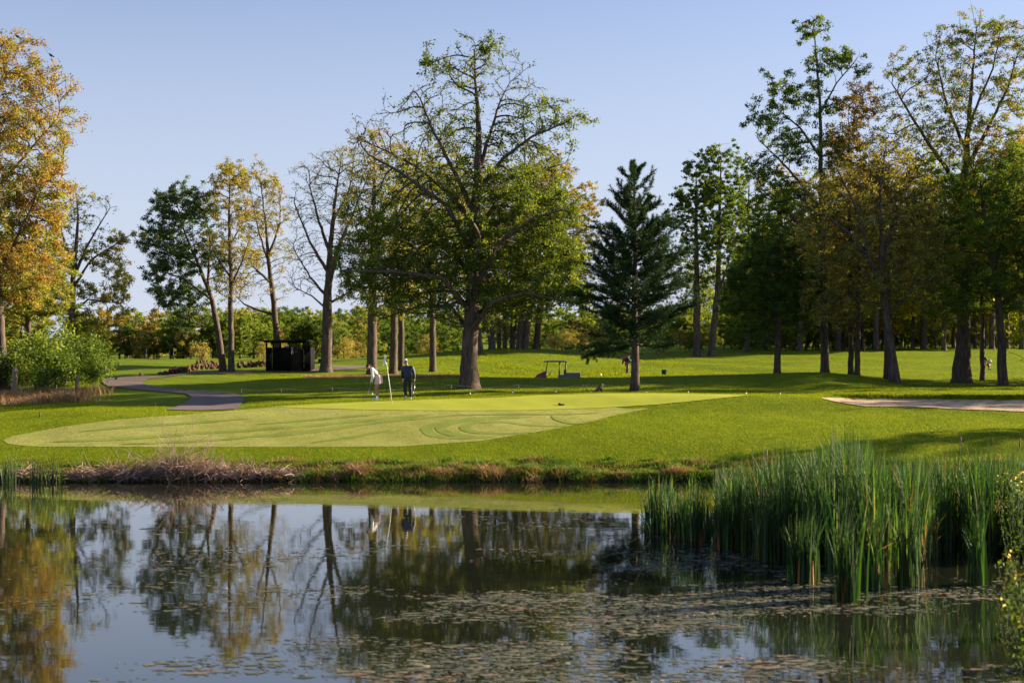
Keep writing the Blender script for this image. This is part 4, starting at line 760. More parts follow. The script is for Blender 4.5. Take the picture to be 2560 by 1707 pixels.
def far_row(p0, p1, Y0, Y1, n_, wts, smin, smax):
    for k in range(n_):
        p = p0 + (p1 - p0) * (k + random.random()) / n_; Y = random.uniform(Y0, Y1); i = random.choices(range(4), wts)[0]
        place(PR[i], [((p - 1280) / F * Y, Y, random.uniform(smin, smax), None)], used[i])
far_row(180, 640, 264, 290, 22, (3, 6, 3, 1), .7, 1.0)
far_row(620, 1120, 255, 300, 22, (5, 2, 4, 1), .5, .8)
far_row(100, 1100, 320, 380, 22, (5, 4, 3, 1), .9, 1.3)
far_row(540, 1800, 430, 520, 34, (7, 1, 3, 0), .95, 1.4)
far_row(540, 1800, 560, 680, 30, (7, 1, 3, 0), 1.1, 1.6)
far_row(1300, 1760, 235, 280, 20, (3, 3, 4, 2), .45, .75)
far_row(1800, 2760, 330, 420, 26, (4, 3, 4, 0), 1.2, 1.8)
far_row(1640, 2760, 178, 200, 44, (5, 3, 5, 1), .25, .5)
far_row(-600, 100, 230, 300, 12, (3, 4, 3, 1), 1, 1.3)
# wood edge on the right: slender trunks, backlit crowns
gw = 'slender trees of the shaded wood on the right'
L_WOOD = leafmat('leaf_wood', [(.1, (.12, .16, .012)), (.5, (.24, .29, .02)), (.9, (.38, .38, .05))], trans=.6)
WT = [('woodland_tree', 'slender tree with light yellow green leaves in the shaded wood', L_WOOD, L_YG, .4), ('woodland_tree', 'slender tree with mid green leaves in the shaded wood', L_SPR, L_WOOD, .4), ('woodland_tree', 'slender tree with brownish gold leaves in the shaded wood', L_BROWN, L_GOLD, .4)]
PW = [proto(n_, l_, 'tree', 19, 10, m_, 230 + k, 16, .34, .2, nat=680, low=.06, mat2=m2, frac2=f2, group=gw, step=.75) for k, (n_, l_, m_, m2, f2) in enumerate(WT)]
usedw = [[False] for _ in PW]
def wood(p0, p1, Y0, Y1, n_, wts, s0, s1):
    for k in range(n_):
        p = p0 + (p1 - p0) * (k + random.random()) / n_; Y = random.uniform(Y0, Y1); i = random.choices(range(3), wts)[0]
        place(PW[i], [((p - 1280) / F * Y, Y, random.uniform(s0, s1), None)], usedw[i])
wood(1840, 2700, 176, 200, 34, (4, 4, 1), .5, .85)
wood(1860, 2680, 172, 188, 15, (4, 4, 2), 1.0, 1.3)
wood(1830, 2750, 200, 240, 38, (5, 3, 1), .8, 1.1)
wood(1700, 2800, 245, 320, 30, (4, 4, 1), .8, 1.2)
wood(-900, 60, 95, 150, 9, (2, 1, 3), .8, 1.1)
# trees outside the frame on the right, whose long shadows cross the course
for k, (x, y, s_) in enumerate([(37, 92, .8), (42, 97, .95), (49, 96, .95), (46, 103, 1), (55, 102, 1), (62, 99, 1), (60, 107, 1), (70, 104, 1), (78, 108, 1), (86, 112, 1), (38, 103, .9), (52, 109, 1), (36, 80, .6), (44, 83, .8), (52, 86, .95), (60, 89, 1), (38, 85, .6), (46, 90, .8), (40, 76.5, .5)]):
    place(PW[k % 2], [(x, y, s_, None)], usedw[k % 2])
place(PW[1], [(30, 55.8, .36, None), (36, 57.5, .42, None), (43, 59, .45, None), (32, 64.6, .30, None), (36, 66, .36, None), (40, 67.4, .42, None), (44, 68.8, .46, None), (35, 66.6, .34, None), (48, 70, .5, None)], usedw[1])
# undergrowth on the left
gb = 'bushes under the trees at the left edge'
PB = [proto('bush', 'green bush', 'bush', 2.6, 3.2, m_, 250 + k, 22, .2, .05, nat=260, low=0, mat2=m2, frac2=.4, step=.32, group=gb) for k, (m_, m2) in enumerate([(L_GREEN, L_SPR), (L_GREEN, L_DGREEN)])]
ub = [[False], [False]]
for k, (p, Y, s_, lab) in enumerate([(232, 84, .62, 'rounded bright green bush nearest the bend of the path'), (190, 88, .95, 'tall green bush just left of the bush by the path bend'), (140, 86, 1.15, 'tallest wide green bush in the left undergrowth'), (95, 88, .95, 'yellowish green bush between the broken stump and the tallest bush'),
   (55, 90, 1.2, 'green bush behind the broken tree stump'), (10, 88, 1.0, 'green bush at the foot of the orange oak'), (165, 94, 1.35, 'green bush behind the tallest one'), (-60, 88, 1.2, 'green bush cut by the left edge'), (215, 96, 1.1, 'green bush behind the rounded bush by the path'), (120, 82, .6, 'low green bush in front of the tallest bush'), (70, 84, .8, 'green bush just right of the pale broken stump'), (205, 90, 1.25, 'broad green bush behind the bushes by the path bend')]):
    place(PB[k % 2], [((p - 1280) / F * Y, Y, s_, lab)], ub[k % 2])
# shrubs in front of the far wood
gs = 'pale shrubs in front of the far wood'
PS = proto('shrub', 'pale golden shrub', 'shrub', 3.2, 4, L_PALE, 260, 14, .26, .06, nat=240, low=0, mat2=L_GOLD, frac2=.4, step=.45, group=gs); us = [False]
for (p, Y, s_, lab) in [(860, 200, 1.0, 'golden shrub right of the vase shaped oak'), (893, 205, .8, 'low golden shrub beside the larger golden one'), (700, 215, .9, 'pale shrub seen left of the enclosure roof'), (1385, 215, .8, 'low pale shrub behind the hill crest, left one of four'), (1420, 212, 1.0, 'pale golden shrub behind the hill crest, second of four'), (1455, 215, 1.0, 'pale golden shrub behind the hill crest, third of four'), (1500, 220, .9, 'pale shrub left of the pine, fourth of four'),
   (1070, 205, .9, 'pale shrub beside the trunk between man and largest tree'), (500, 230, .9, 'golden shrub behind the yellow flag green'), (660, 200, .8, 'pinkish pale shrub left of the enclosure'), (1700, 190, .8, 'pale shrub between the pine and the poplars'), (1850, 185, .9, 'golden shrub right of the poplar pair')]:
    place(PS, [((p - 1280) / F * Y, Y, s_, lab)], us)

# ------------------------------------------------------------ people
def skinmesh(name, P, E, mat, parent, sub=2, root=0):
    """P: name -> (x, y, z, r) ; one continuous surface grown round the joints"""
    keys = list(P); me = bpy.data.meshes.new(name); me.from_pydata([P[k][:3] for k in keys], [(keys.index(a), keys.index(b)) for a, b in E], [])
    o = bpy.data.objects.new(name, me); COL.objects.link(o); md = o.modifiers.new('skin', 'SKIN')
    for i, k in enumerate(keys):
        r = P[k][3]; r = r if isinstance(r, tuple) else (r, r); me.skin_vertices[0].data[i].radius = r
        me.skin_vertices[0].data[i].use_root = (i == root)
    md.use_smooth_shade = True; s = o.modifiers.new('sub', 'SUBSURF'); s.levels = sub; s.render_levels = sub
    dg = bpy.context.evaluated_depsgraph_get(); new = bpy.data.meshes.new_from_object(o.evaluated_get(dg)); new.name = name
    bpy.data.objects.remove(o); bpy.data.meshes.remove(me); new.materials.clear(); return link(name, new, mat, parent)
def hand(P, E, pre, wrist, p, d, side):
    """palm, four unequal fingers and a thumb from the wrist joint, curled along d"""
    p = np.array(p, float); d = np.array(d, float) / np.linalg.norm(d); s = np.array(side, float); s /= np.linalg.norm(s); c = np.cross(d, s)
    P[pre + 'palm'] = (*(p + d * .045), (.034, .018)); E.append((wrist, pre + 'palm'))
    for i, L in enumerate((.062, .074, .068, .052)):
        b = p + d * .085 + s * (i - 1.5) * .019; P[f'{pre}f{i}a'] = (*b, .0095); m = b + d * L * .5 + c * .006; P[f'{pre}f{i}b'] = (*m, .0088); P[f'{pre}f{i}c'] = (*(m + d * L * .35 + c * L * .4), .0078)
        E += [(pre + 'palm', f'{pre}f{i}a'), (f'{pre}f{i}a', f'{pre}f{i}b'), (f'{pre}f{i}b', f'{pre}f{i}c')]
    t = p + d * .03 - s * .035; P[pre + 't1'] = (*t, .011); P[pre + 't2'] = (*(t + d * .04 - s * .01 + c * .02), .009); E += [(pre + 'palm', pre + 't1'), (pre + 't1', pre + 't2')]
SKIN = principled('skin', (.42, .22, .14), .6, nscale=20); HAIR = principled('hair', (.03, .015, .01), .6, nscale=40)
WHITE = principled('white_cloth', (.78, .78, .76), .85, nscale=8); PINK = principled('blush_cloth', (.72, .52, .47), .85, nscale=8); NAVY = principled('navy_cloth', (.006, .017, .06), .6, nscale=8)
BLACK = principled('black_cloth', (.012, .012, .014), .7, nscale=8); KHAKI = principled('khaki_cloth', (.22, .15, .10), .85, nscale=8); TEAL = principled('green_cloth', (.02, .06, .05), .8, nscale=8)
STEEL = principled('steel', (.55, .56, .58), .3, metal=1); DARKP = principled('dark_plastic', (.02, .02, .023), .5); REDP = principled('red_plastic', (.45, .03, .02), .45); WPAINT = principled('white_paint', (.8, .8, .78), .5)
def head(root, c, f, hairlen=None, cap=None, bald=False):
    """ears, nose, eyes, mouth and hair; c head centre, f facing direction"""
    c = np.array(c, float); f = np.array(f, float) / np.linalg.norm(f); q = Vector(f).to_track_quat('Y', 'Z').to_matrix(); M = np.array(q)
    def W(v): return c + M @ np.array(v, float)
    mb = MB(); mb.ell(c, (.078, .095, .115), q, 16, 12); mb.ell(W((0, .098, -.01)), (.012, .018, .022), q, 8, 6); mb.ell(W((.078, 0, -.01)), (.012, .022, .032), q, 8, 6); mb.ell(W((-.078, 0, -.01)), (.012, .022, .032), q, 8, 6); mb.ell(W((0, .05, -.075)), (.04, .04, .035), q, 8, 6)
    mb.build('head', SKIN, root, smooth=True)
    mb = MB(); [mb.ell(W((s * .03, .085, .012)), (.011, .008, .007), q, 8, 6) for s in (-1, 1)]; mb.build('eyes', HAIR, root, smooth=True)
    mb = MB(); mb.ell(W((0, .083, -.05)), (.022, .008, .007), q, 8, 6); mb.build('mouth', principled('lips', (.35, .12, .1), .5), root, smooth=True)
    mb = MB(); mb.ell(W((0, -.018, .03)), (.086, .096, .105), q, 16, 10)
    if hairlen: mb.tube([W((0, -.09, .06)), W((0, -.13, .02)), W((.0, -.12, -.05)), np.array(W((0, -.09, -.1))) + [0, 0, -.04]], [.03, .04, .03, .008], 8)
    mb.build('hair', HAIR, root, smooth=True)
    if cap:
        mb = MB(); mb.ell(W((0, -.005, .055)), (.094, .106, .082), q, 16, 8); mb.ell(W((0, .12, .035)), (.07, .07, .010), q, 12, 4); mb.build('cap', cap, root, smooth=True)
def legE(): return [('pel', 'hl'), ('hl', 'kl'), ('kl', 'cl'), ('cl', 'al'), ('al', 'fl'), ('pel', 'hr'), ('hr', 'kr'), ('kr', 'cr'), ('cr', 'ar'), ('ar', 'fr')]
TORSO = [('pel', 'wai'), ('wai', 'che'), ('che', 'nb'), ('nb', 'nk'), ('nk', 'hd'), ('che', 'sl'), ('sl', 'el'), ('el', 'wl'), ('che', 'sr'), ('sr', 'er'), ('er', 'wr')]
def shoe(root, heel, toe, mat):
    h = np.array(heel, float); t = np.array(toe, float); d = t - h; mb = MB(); mb.tube([h - d * .12 + [0, 0, .045], h + [0, 0, .05], h + d * .45 + [0, 0, .042], h + d * .85 + [0, 0, .03], t + [0, 0, .024]], [.03, .046, .045, .040, .02], 10); mb.build('shoe', mat, root, smooth=True)
def cloth_skin(name, P, E, grow, mat, root, rt=0, sub=2, over={}):
    ks = [k for k in P if any(k in e for e in E)]; Q = {}
    for k in ks:
        r = P[k][3]; r = r if isinstance(r, tuple) else (r, r); Q[k] = (*P[k][:3], over.get(k, (r[0] + grow, r[1] + grow)))
    return skinmesh(name, Q, E, mat, root, sub, ks.index(rt) if isinstance(rt, str) else rt)
# the bending woman
WX, WY, WZ = onground(939.5, yof(939.5, 999.5)); wo = empty('person', (WX, WY, WZ)); tag(wo, 'person in white top and blush skirt bending over a putter on the green', 'person')
P = {'pel': (.13, 0, .95, (.13, .115)), 'wai': (.05, 0, 1.10, (.11, .10)), 'che': (-.10, 0, 1.28, (.13, .11)), 'nb': (-.20, 0, 1.39, .06), 'nk': (-.26, 0, 1.42, .048), 'hd': (-.31, 0, 1.44, .055),
 'sl': (-.16, -.16, 1.36, .055), 'el': (-.13, -.15, 1.06, .042), 'wl': (-.20, -.05, .77, .028), 'sr': (-.16, .16, 1.36, .055), 'er': (-.14, .14, 1.05, .042), 'wr': (-.21, .04, .74, .028),
 'hl': (.12, -.09, .90, .10), 'kl': (-.01, -.11, .50, .062), 'cl': (.05, -.11, .33, .056), 'al': (.045, -.11, .09, .036), 'fl': (-.04, -.11, .04, .03),
 'hr': (.12, .09, .90, .10), 'kr': (.03, .12, .50, .062), 'cr': (.08, .12, .33, .056), 'ar': (.07, .12, .09, .036), 'fr': (-.02, .12, .04, .03)}
E = TORSO + legE(); hand(P, E, 'L', 'wl', P['wl'][:3], (-.12, .2, -1), (1, .3, 0)); hand(P, E, 'R', 'wr', P['wr'][:3], (-.12, -.2, -1), (1, -.3, 0))
skinmesh('body', P, E, SKIN, wo)
cloth_skin('sweater', P, [('wai', 'che'), ('che', 'nb'), ('che', 'sl'), ('sl', 'el'), ('el', 'wl'), ('che', 'sr'), ('sr', 'er'), ('er', 'wr')], .022, WHITE, wo, over={'wai': (.15, .135), 'nb': (.085, .085), 'che': (.165, .145)})
mb = MB(); q = []
for z, cx, rx, ry in ((1.09, .07, .14, .15), (1.0, .115, .165, .175), (.88, .125, .175, .19), (.72, .12, .185, .205), (.70, .12, .178, .198)):
    q.append([(cx + rx * math.cos(a) * (1 + .04 * math.sin(a * 9)), ry * math.sin(a), z + .03 * math.cos(a)) for a in np.arange(28) / 28 * 6.283])
q = np.array(q).reshape(-1, 3); mb.add(q, [(i * 28 + j, i * 28 + (j + 1) % 28, (i + 1) * 28 + (j + 1) % 28, (i + 1) * 28 + j) for i in range(4) for j in range(28)]); mb.build('skirt', PINK, wo, smooth=True)
shoe(wo, (.06, -.11, 0), (-.19, -.13, 0), WHITE); shoe(wo, (.09, .12, 0), (-.15, .11, 0), WHITE)
for a_ in ((.047, -.11), (.072, .12)): mb = MB(); mb.tube([(*a_, .07), (*a_, .16)], .043, 10); mb.build('sock', WHITE, wo, smooth=True)
head(wo, (-.345, 0, 1.455), (-1, -.15, -.75), hairlen=True)
mb = MB(); mb.tube([(-.235, -.03, 1.38), (-.255, -.05, 1.27), (-.25, -.05, 1.17)], [.03, .035, .012], 8); mb.build('ponytail', HAIR, wo, smooth=True)
pt = empty('putter', (WX - .43, WY, WZ)); tag(pt, 'putter held low by the bending woman, head on the grass', 'putter')
mb = MB(); mb.tube([(.01, 0, .04), (.20, -.005, .64)], [.006, .008], 8); mb.build('shaft', STEEL, pt); mb = MB(); mb.tube([(.20, -.005, .62), (.235, -.005, .78)], .015, 8); mb.build('grip', DARKP, pt); mb = MB(); mb.box((-.02, 0, .025), (.13, .035, .03)); mb.build('club_head', STEEL, pt, bevel=.004)
# the man in blue
MX, MY, MZ = onground(1020, yof(1020, 997.5)); mn = empty('person', (MX, MY, MZ)); tag(mn, 'person in navy jacket, black trousers and white cap seen from behind', 'person')
P = {'pel': (-.02, 0, .94, (.14, .11)), 'wai': (-.02, 0, 1.08, (.13, .11)), 'che': (0, 0, 1.32, (.15, .12)), 'nb': (-.03, .02, 1.47, .065), 'nk': (-.06, .03, 1.54, .052), 'hd': (-.09, .05, 1.6, .06),
 'sl': (-.20, .01, 1.42, .06), 'el': (-.265, .05, 1.13, .045), 'wl': (-.25, .10, .90, .032), 'sr': (.20, -.01, 1.42, .06), 'er': (.27, -.02, 1.13, .045), 'wr': (.29, -.01, .90, .032),
 'hl': (-.11, 0, .88, .105), 'kl': (-.14, .05, .50, .065), 'cl': (-.12, 0, .32, .058), 'al': (-.085, -.05, .14, .04), 'fl': (-.13, -.01, .06, .03),
 'hr': (.08, 0, .88, .105), 'kr': (.10, .03, .49, .065), 'cr': (.11, 0, .31, .058), 'ar': (.11, 0, .09, .04), 'fr': (.09, .07, .04, .03)}
E = TORSO + legE(); hand(P, E, 'L', 'wl', P['wl'][:3], (.05, .05, -1), (0, 1, 0)); hand(P, E, 'R', 'wr', P['wr'][:3], (.05, 0, -1), (0, -1, 0))
skinmesh('body', P, E, SKIN, mn)
cloth_skin('jacket', P, [('wai', 'che'), ('pel', 'wai'), ('che', 'nb'), ('che', 'sl'), ('sl', 'el'), ('el', 'wl'), ('che', 'sr'), ('sr', 'er'), ('er', 'wr')], .03, NAVY, mn, over={'wai': (.19, .16), 'pel': (.20, .17), 'nb': (.09, .09), 'che': (.19, .155)})
cloth_skin('trousers', P, [('wai', 'pel')] + legE()[:4] + legE()[5:9], .022, BLACK, mn, over={'wai': (.15, .13)})
shoe(mn, (-.085, -.06, .06), (-.19, .08, .0), WHITE); shoe(mn, (.12, -.03, 0), (.04, .2, 0), WHITE)
head(mn, (-.115, .06, 1.66), (-.8, .5, -.35), cap=WHITE)
pt = empty('putter', (MX + .29, MY, MZ)); tag(pt, 'putter hanging straight down from the hand of the man in navy', 'putter')
mb = MB(); mb.tube([(0, 0, .14), (.01, 0, .75)], [.006, .008], 8); mb.build('shaft', STEEL, pt); mb = MB(); mb.tube([(.01, 0, .72), (.012, 0, .88)], .015, 8); mb.build('grip', DARKP, pt); mb = MB(); mb.box((-.01, 0, .125), (.13, .035, .03)); mb.build('club_head', STEEL, pt, bevel=.004)
# the worker with the blower
KX, KY, KZ = onground(1568, 117); kp = empty('person', (KX, KY, KZ)); tag(kp, 'person in dark green jacket and khaki trousers beside the pine trunk', 'person')
P = {'pel': (-.02, 0, .94, (.14, .12)), 'wai': (-.0, 0, 1.08, (.13, .11)), 'che': (.05, 0, 1.32, (.15, .13)), 'nb': (.10, .0, 1.47, .065), 'nk': (.13, .0, 1.53, .052), 'hd': (.16, 0, 1.58, .06),
 'sl': (.06, .20, 1.42, .06), 'el': (.10, .24, 1.14, .045), 'wl': (.30, .18, 1.02, .032), 'sr': (.06, -.20, 1.42, .06), 'er': (.16, -.24, 1.14, .045), 'wr': (.38, -.18, 1.02, .032),
 'hl': (-.02, .1, .88, .11), 'kl': (.02, .11, .50, .07), 'cl': (-.03, .11, .32, .06), 'al': (-.06, .11, .09, .04), 'fl': (.05, .11, .04, .03),
 'hr': (-.02, -.1, .88, .11), 'kr': (.05, -.12, .49, .07), 'cr': (.05, -.12, .31, .06), 'ar': (.04, -.12, .09, .04), 'fr': (.14, -.12, .04, .03)}
E = TORSO + legE(); hand(P, E, 'L', 'wl', P['wl'][:3], (1, -.1, -.2), (0, 1, .2)); hand(P, E, 'R', 'wr', P['wr'][:3], (1, .1, -.2), (0, -1, .2))
skinmesh('body', P, E, SKIN, kp); cloth_skin('jacket', P, [('wai', 'che'), ('pel', 'wai'), ('che', 'nb'), ('che', 'sl'), ('sl', 'el'), ('el', 'wl'), ('che', 'sr'), ('sr', 'er'), ('er', 'wr')], .035, TEAL, kp, over={'nb': (.1, .1)})
cloth_skin('trousers', P, legE()[:4] + legE()[5:9], .035, KHAKI, kp); shoe(kp, (-.06, .11, 0), (.18, .12, 0), DARKP); shoe(kp, (.04, -.12, 0), (.28, -.12, 0), WHITE)
head(kp, (.185, 0, 1.64), (1, 0, -.35), cap=DARKP)
bl = empty('leaf_blower', (KX - .22, KY, KZ)); tag(bl, 'red and black backpack leaf blower on the back of the worker', 'leaf blower')
mb = MB(); mb.ell((-.02, 0, 1.32), (.17, .2, .19)); mb.ell((-.06, .0, 1.2), (.15, .19, .12)); mb.build('housing', REDP, bl, smooth=True)
mb = MB(); mb.tube([(-.12, -.2, 1.12), (-.16, -.16, .98), (-.19, -.15, .86)], [.08, .07, .05], 10); mb.box((.1, 0, 1.2), (.05, .3, .45)); mb.build('tank', DARKP, bl, bevel=.01)
mb = MB(); mb.tube([(-.02, -.24, 1.12), (.2, -.3, 1.08), (.45, -.3, .98), (.65, -.28, .7), (.8, -.26, .3), (.86, -.25, .1)], [.06, .06, .05, .045, .04, .035], 10); mb.build('tube', DARKP, bl, smooth=True)
# golfer behind the thin trunk
GX, GY, GZ = onground(2459, 119); gp = empty('person', (GX, GY, GZ)); tag(gp, 'person in black shirt mostly hidden by a trunk at the right', 'person')
P = {'pel': (-.0, 0, .94, (.14, .12)), 'wai': (-.0, 0, 1.08, (.13, .11)), 'che': (.02, 0, 1.32, (.15, .13)), 'nb': (-.02, .0, 1.47, .065), 'nk': (-.03, .0, 1.53, .052), 'hd': (-.04, 0, 1.58, .06),
 'sl': (.0, .20, 1.42, .06), 'el': (.05, .24, 1.14, .045), 'wl': (-.12, .2, 1.0, .032), 'sr': (.12, -.16, 1.40, .06), 'er': (.26, -.18, 1.16, .045), 'wr': (.10, -.22, 1.03, .032),
 'hl': (-.02, .1, .88, .11), 'kl': (-.12, .11, .50, .07), 'cl': (-.08, .11, .32, .06), 'al': (-.06, .11, .09, .04), 'fl': (-.14, .11, .04, .03),
 'hr': (-.02, -.1, .88, .11), 'kr': (-.02, -.12, .49, .07), 'cr': (.05, -.12, .31, .06), 'ar': (.1, -.12, .09, .04), 'fr': (.02, -.12, .04, .03)}
E = TORSO + legE(); hand(P, E, 'L', 'wl', P['wl'][:3], (-1, -.1, -.2), (0, 1, .2)); hand(P, E, 'R', 'wr', P['wr'][:3], (-1, .1, -.2), (0, -1, .2))
skinmesh('body', P, E, SKIN, gp); cloth_skin('shirt', P, [('wai', 'che'), ('pel', 'wai'), ('che', 'nb'), ('che', 'sl'), ('sl', 'el'), ('che', 'sr'), ('sr', 'er')], .03, BLACK, gp, over={'nb': (.08, .08)})
cloth_skin('trousers', P, legE()[:4] + legE()[5:9], .03, TEAL, gp); shoe(gp, (-.05, .11, 0), (-.28, .12, 0), WHITE); shoe(gp, (.1, -.12, 0), (-.14, -.12, 0), WHITE); head(gp, (-.06, 0, 1.64), (-1, 0, -.2), cap=WHITE)
gb_ = empty('golf_bag', (GX + .42, GY - .05, GZ)); tag(gb_, 'white, black and red golf bag carried by the half hidden golfer', 'golf bag')
mb = MB(); mb.tube([(.1, 0, 1.22), (.06, 0, 1.1), (-.04, 0, .86)], [.12, .15, .14], 12); mb.build('bag_body', WHITE, gb_, smooth=True)
mb = MB(); mb.tube([(-.03, -.02, .88), (-.09, -.02, .72)], [.145, .12], 12); mb.build('bag_base', REDP, gb_, smooth=True)
mb = MB(); mb.tube([(-.08, -.05, .78), (-.02, -.1, .38)], .03, 6); mb.tube([(-.04, -.05, .78), (.14, -.1, .38)], .03, 6); mb.box((.1, -.14, 1.05), (.1, .05, .2)); mb.build('stand_legs', DARKP, gb_)

# ------------------------------------------------------------ flags, cart, enclosure and small things
fx, fy, fz = onground(980.5, yof(980.5, 1009)); fl = empty('flagstick', (fx, fy, fz)); tag(fl, 'leaning white flagstick with limp white flag on the putting green', 'flagstick')
top = np.array([(964 - 981) / F * 60.6, 0, (1008.5 - 886) / F * 60.6]); mb = MB(); mb.tube([(0, 0, -.05), top * .86], [.016, .014], 8); mb.build('pole', WPAINT, fl, smooth=True)
mb = MB(); mb.tube([top * .82, top * 1.01], [.022, .02], 8); mb.build('pole_top', DARKP, fl, smooth=True)
a = top * .99; c_ = top * .80; V = []; n1 = 9
for i in range(n1):
    t = i / (n1 - 1); p_ = a + (c_ - a) * t
    for j in range(7):
        u = j / 6.; V.append(p_ + np.array([-.17 * u * (t ** .8) - .01 * u, .03 * math.sin(u * 9 + t * 3) - .02, -.07 * u * t - .05 * u]))
mb = MB(); mb.add(V, [(i * 7 + j, i * 7 + j + 1, (i + 1) * 7 + j + 1, (i + 1) * 7 + j) for i in range(n1 - 1) for j in range(6)]); fo = mb.build('flag', WHITE, fl, smooth=True); md = fo.modifiers.new('s', 'SOLIDIFY'); md.thickness = .004
x, y, z = onground(434, 262); f2 = empty('flagstick', (x, y, z)); tag(f2, 'far flagstick with a yellow flag on the distant green', 'flagstick'); mb = MB(); mb.tube([(0, 0, 0), (0, 0, 2.1)], .035, 6); mb.build('pole', WPAINT, f2)
YEL = principled('yellow_cloth', (.9, .72, .02), .7); mb = MB(); V = [(0 + .55 * u, .03 * math.sin(u * 6), 2.1 - .25 * u - (1 - t) * (.62 - .25 * u)) for t in (1, .5, 0) for u in np.linspace(0, 1, 6)]
mb.add(V, [(i * 6 + j, i * 6 + j + 1, (i + 1) * 6 + j + 1, (i + 1) * 6 + j) for i in range(2) for j in range(5)]); fo = mb.build('flag', YEL, f2); md = fo.modifiers.new('s', 'SOLIDIFY'); md.thickness = .01
x, y, z = onground(366, 262); mb = MB(); mb.tube([(0, 0, -.1), (0, 0, 1.8), (0, 0, 1.85)], [.04, .04, .01], 6); o = mb.build('marker_pole', WPAINT, loc=(x, y, z)); tag(o, 'thin plain pole left of the yellow flag on the distant green', 'pole')
x, y, z = onground(1527, 166); mb = MB(); mb.tube([(0, 0, -.1), (0, 0, .65), (0, 0, .7)], [.03, .03, .01], 6); o = mb.build('marker_pole', WPAINT, loc=(x, y, z)); tag(o, 'short white pole seen under the lowest pine bough', 'pole')

# golf cart, nose to the left
cx_, cy_, cz_ = onground(1392, 101); cz_ = at(1392, 904.5, 101)[2] - 1.74; ca = empty('golf_cart', (cx_, cy_, cz_)); tag(ca, 'dark utility golf cart with maroon nose parked behind the shaded ridge', 'golf cart')
MAROON = principled('maroon_paint', (.16, .01, .03), .3); GREYP = principled('grey_plastic', (.09, .09, .11), .5); ROOFM = principled('roof_plastic', (.05, .05, .075), .4); BEDM = principled('bed_grey', (.10, .10, .12), .6)
mb = MB(); pr_ = [(-1.55, .36, .68, .30), (-1.40, .32, .84, .44), (-1.1, .30, .97, .50), (-.8, .30, 1.08, .54)]
mb.add([(x_, sy_ * w_, z_) for x_, z0_, z1_, w_ in pr_ for sy_, z_ in ((-1, z0_), (1, z0_), (1, z1_), (-1, z1_))], [(i * 4 + j, i * 4 + (j + 1) % 4, (i + 1) * 4 + (j + 1) % 4, (i + 1) * 4 + j) for i in range(3) for j in range(4)] + [(3, 2, 1, 0), (12, 13, 14, 15)]); b_ = mb.build('nose', MAROON, ca, bevel=.04)
mb = MB(); [mb.box((.36, s_ * .5, .66), (.52, .06, .34)) for s_ in (-1, 1)]; mb.box((.36, 0, .5), (.5, .9, .1)); mb.build('seat_box', GREYP, ca, bevel=.02)
mb = MB(); mb.box((-.2, 0, .32), (2.2, 1.0, .16)); mb.box((-.78, 0, .72), (.12, 1.08, .4)); mb.build('body', GREYP, ca, bevel=.03)
mb = MB(); 
for s in (-1, 1): mb.tube([(-.78, s * .5, .85), (-.72, s * .5, 1.4), (-.66, s * .48, 1.72)], .026, 8)
mb.build('front_post', DARKP, ca, smooth=True); mb = MB()
for s in (-1, 1): mb.tube([(.16, s * .5, .6), (.18, s * .5, 1.2), (.2, s * .48, 1.72)], .03, 8)
mb.tube([(.62, -.5, .7), (.64, -.48, 1.72)], .026, 8); mb.tube([(.62, .5, .7), (.64, .48, 1.72)], .026, 8); mb.build('rear_post', DARKP, ca, smooth=True)
mb = MB(); V = []
for i in range(9):
    for j in range(7):
        u = i / 8 * 2 - 1; v_ = j / 6 * 2 - 1; V.append((-.1 + .86 * u, .58 * v_, 1.72 + .06 * (1 - u ** 4) * (1 - v_ ** 4)))
mb.add(V, [(i * 7 + j, i * 7 + j + 1, (i + 1) * 7 + j + 1, (i + 1) * 7 + j) for i in range(8) for j in range(6)]); ro = mb.build('roof', ROOFM, ca, smooth=True); md = ro.modifiers.new('s', 'SOLIDIFY'); md.thickness = .06
for s in (-.27, .27):
    mb = MB(); mb.box((.42, s, .66), (.5, .46, .12)); mb.box((.56, s, .98), (.12, .44, .42)); mb.build('seat', DARKP, ca, bevel=.04)
mb = MB(); a_ = np.arange(17) / 16 * 6.283; mb.tube([(-.42 + .1 * math.cos(t), -.26 + .17 * math.sin(t), 1.02 + .14 * math.cos(t)) for t in a_], .016, 6, cap=False); mb.tube([(-.42, -.26, 1.02), (-.66, -.26, .72)], .02, 6); mb.build('steering_wheel', DARKP, ca)
mb = MB(); mb.box((1.12, 0, .62), (1.05, 1.15, .06)); [mb.box((1.12, s * .56, .78), (1.05, .04, .38)) for s in (-1, 1)]; mb.box((.61, 0, .78), (.04, 1.08, .30)); mb.box((1.63, 0, .78), (.04, 1.08, .30)); mb.build('cargo_bed', BEDM, ca, bevel=.01)
mb = MB(); mb.add([(-.76, -.46, .92), (-.76, .46, .92), (-.71, .44, 1.45), (-.71, -.44, 1.45)], [(0, 1, 2, 3)]); ws = mb.build('windshield', None, ca)
m, n, out = newmat('clear_plastic'); tb = N(n, 'ShaderNodeBsdfTransparent'); gb2 = N(n, 'ShaderNodeBsdfGlossy'); gb2.inputs['Roughness'].default_value = .1; mx = N(n, 'ShaderNodeMixShader'); mx.inputs[0].default_value = .12; n.links.new(tb.outputs[0], mx.inputs[1]); n.links.new(gb2.outputs[0], mx.inputs[2]); n.links.new(mx.outputs[0], out.inputs[0]); ws.data.materials.append(m)
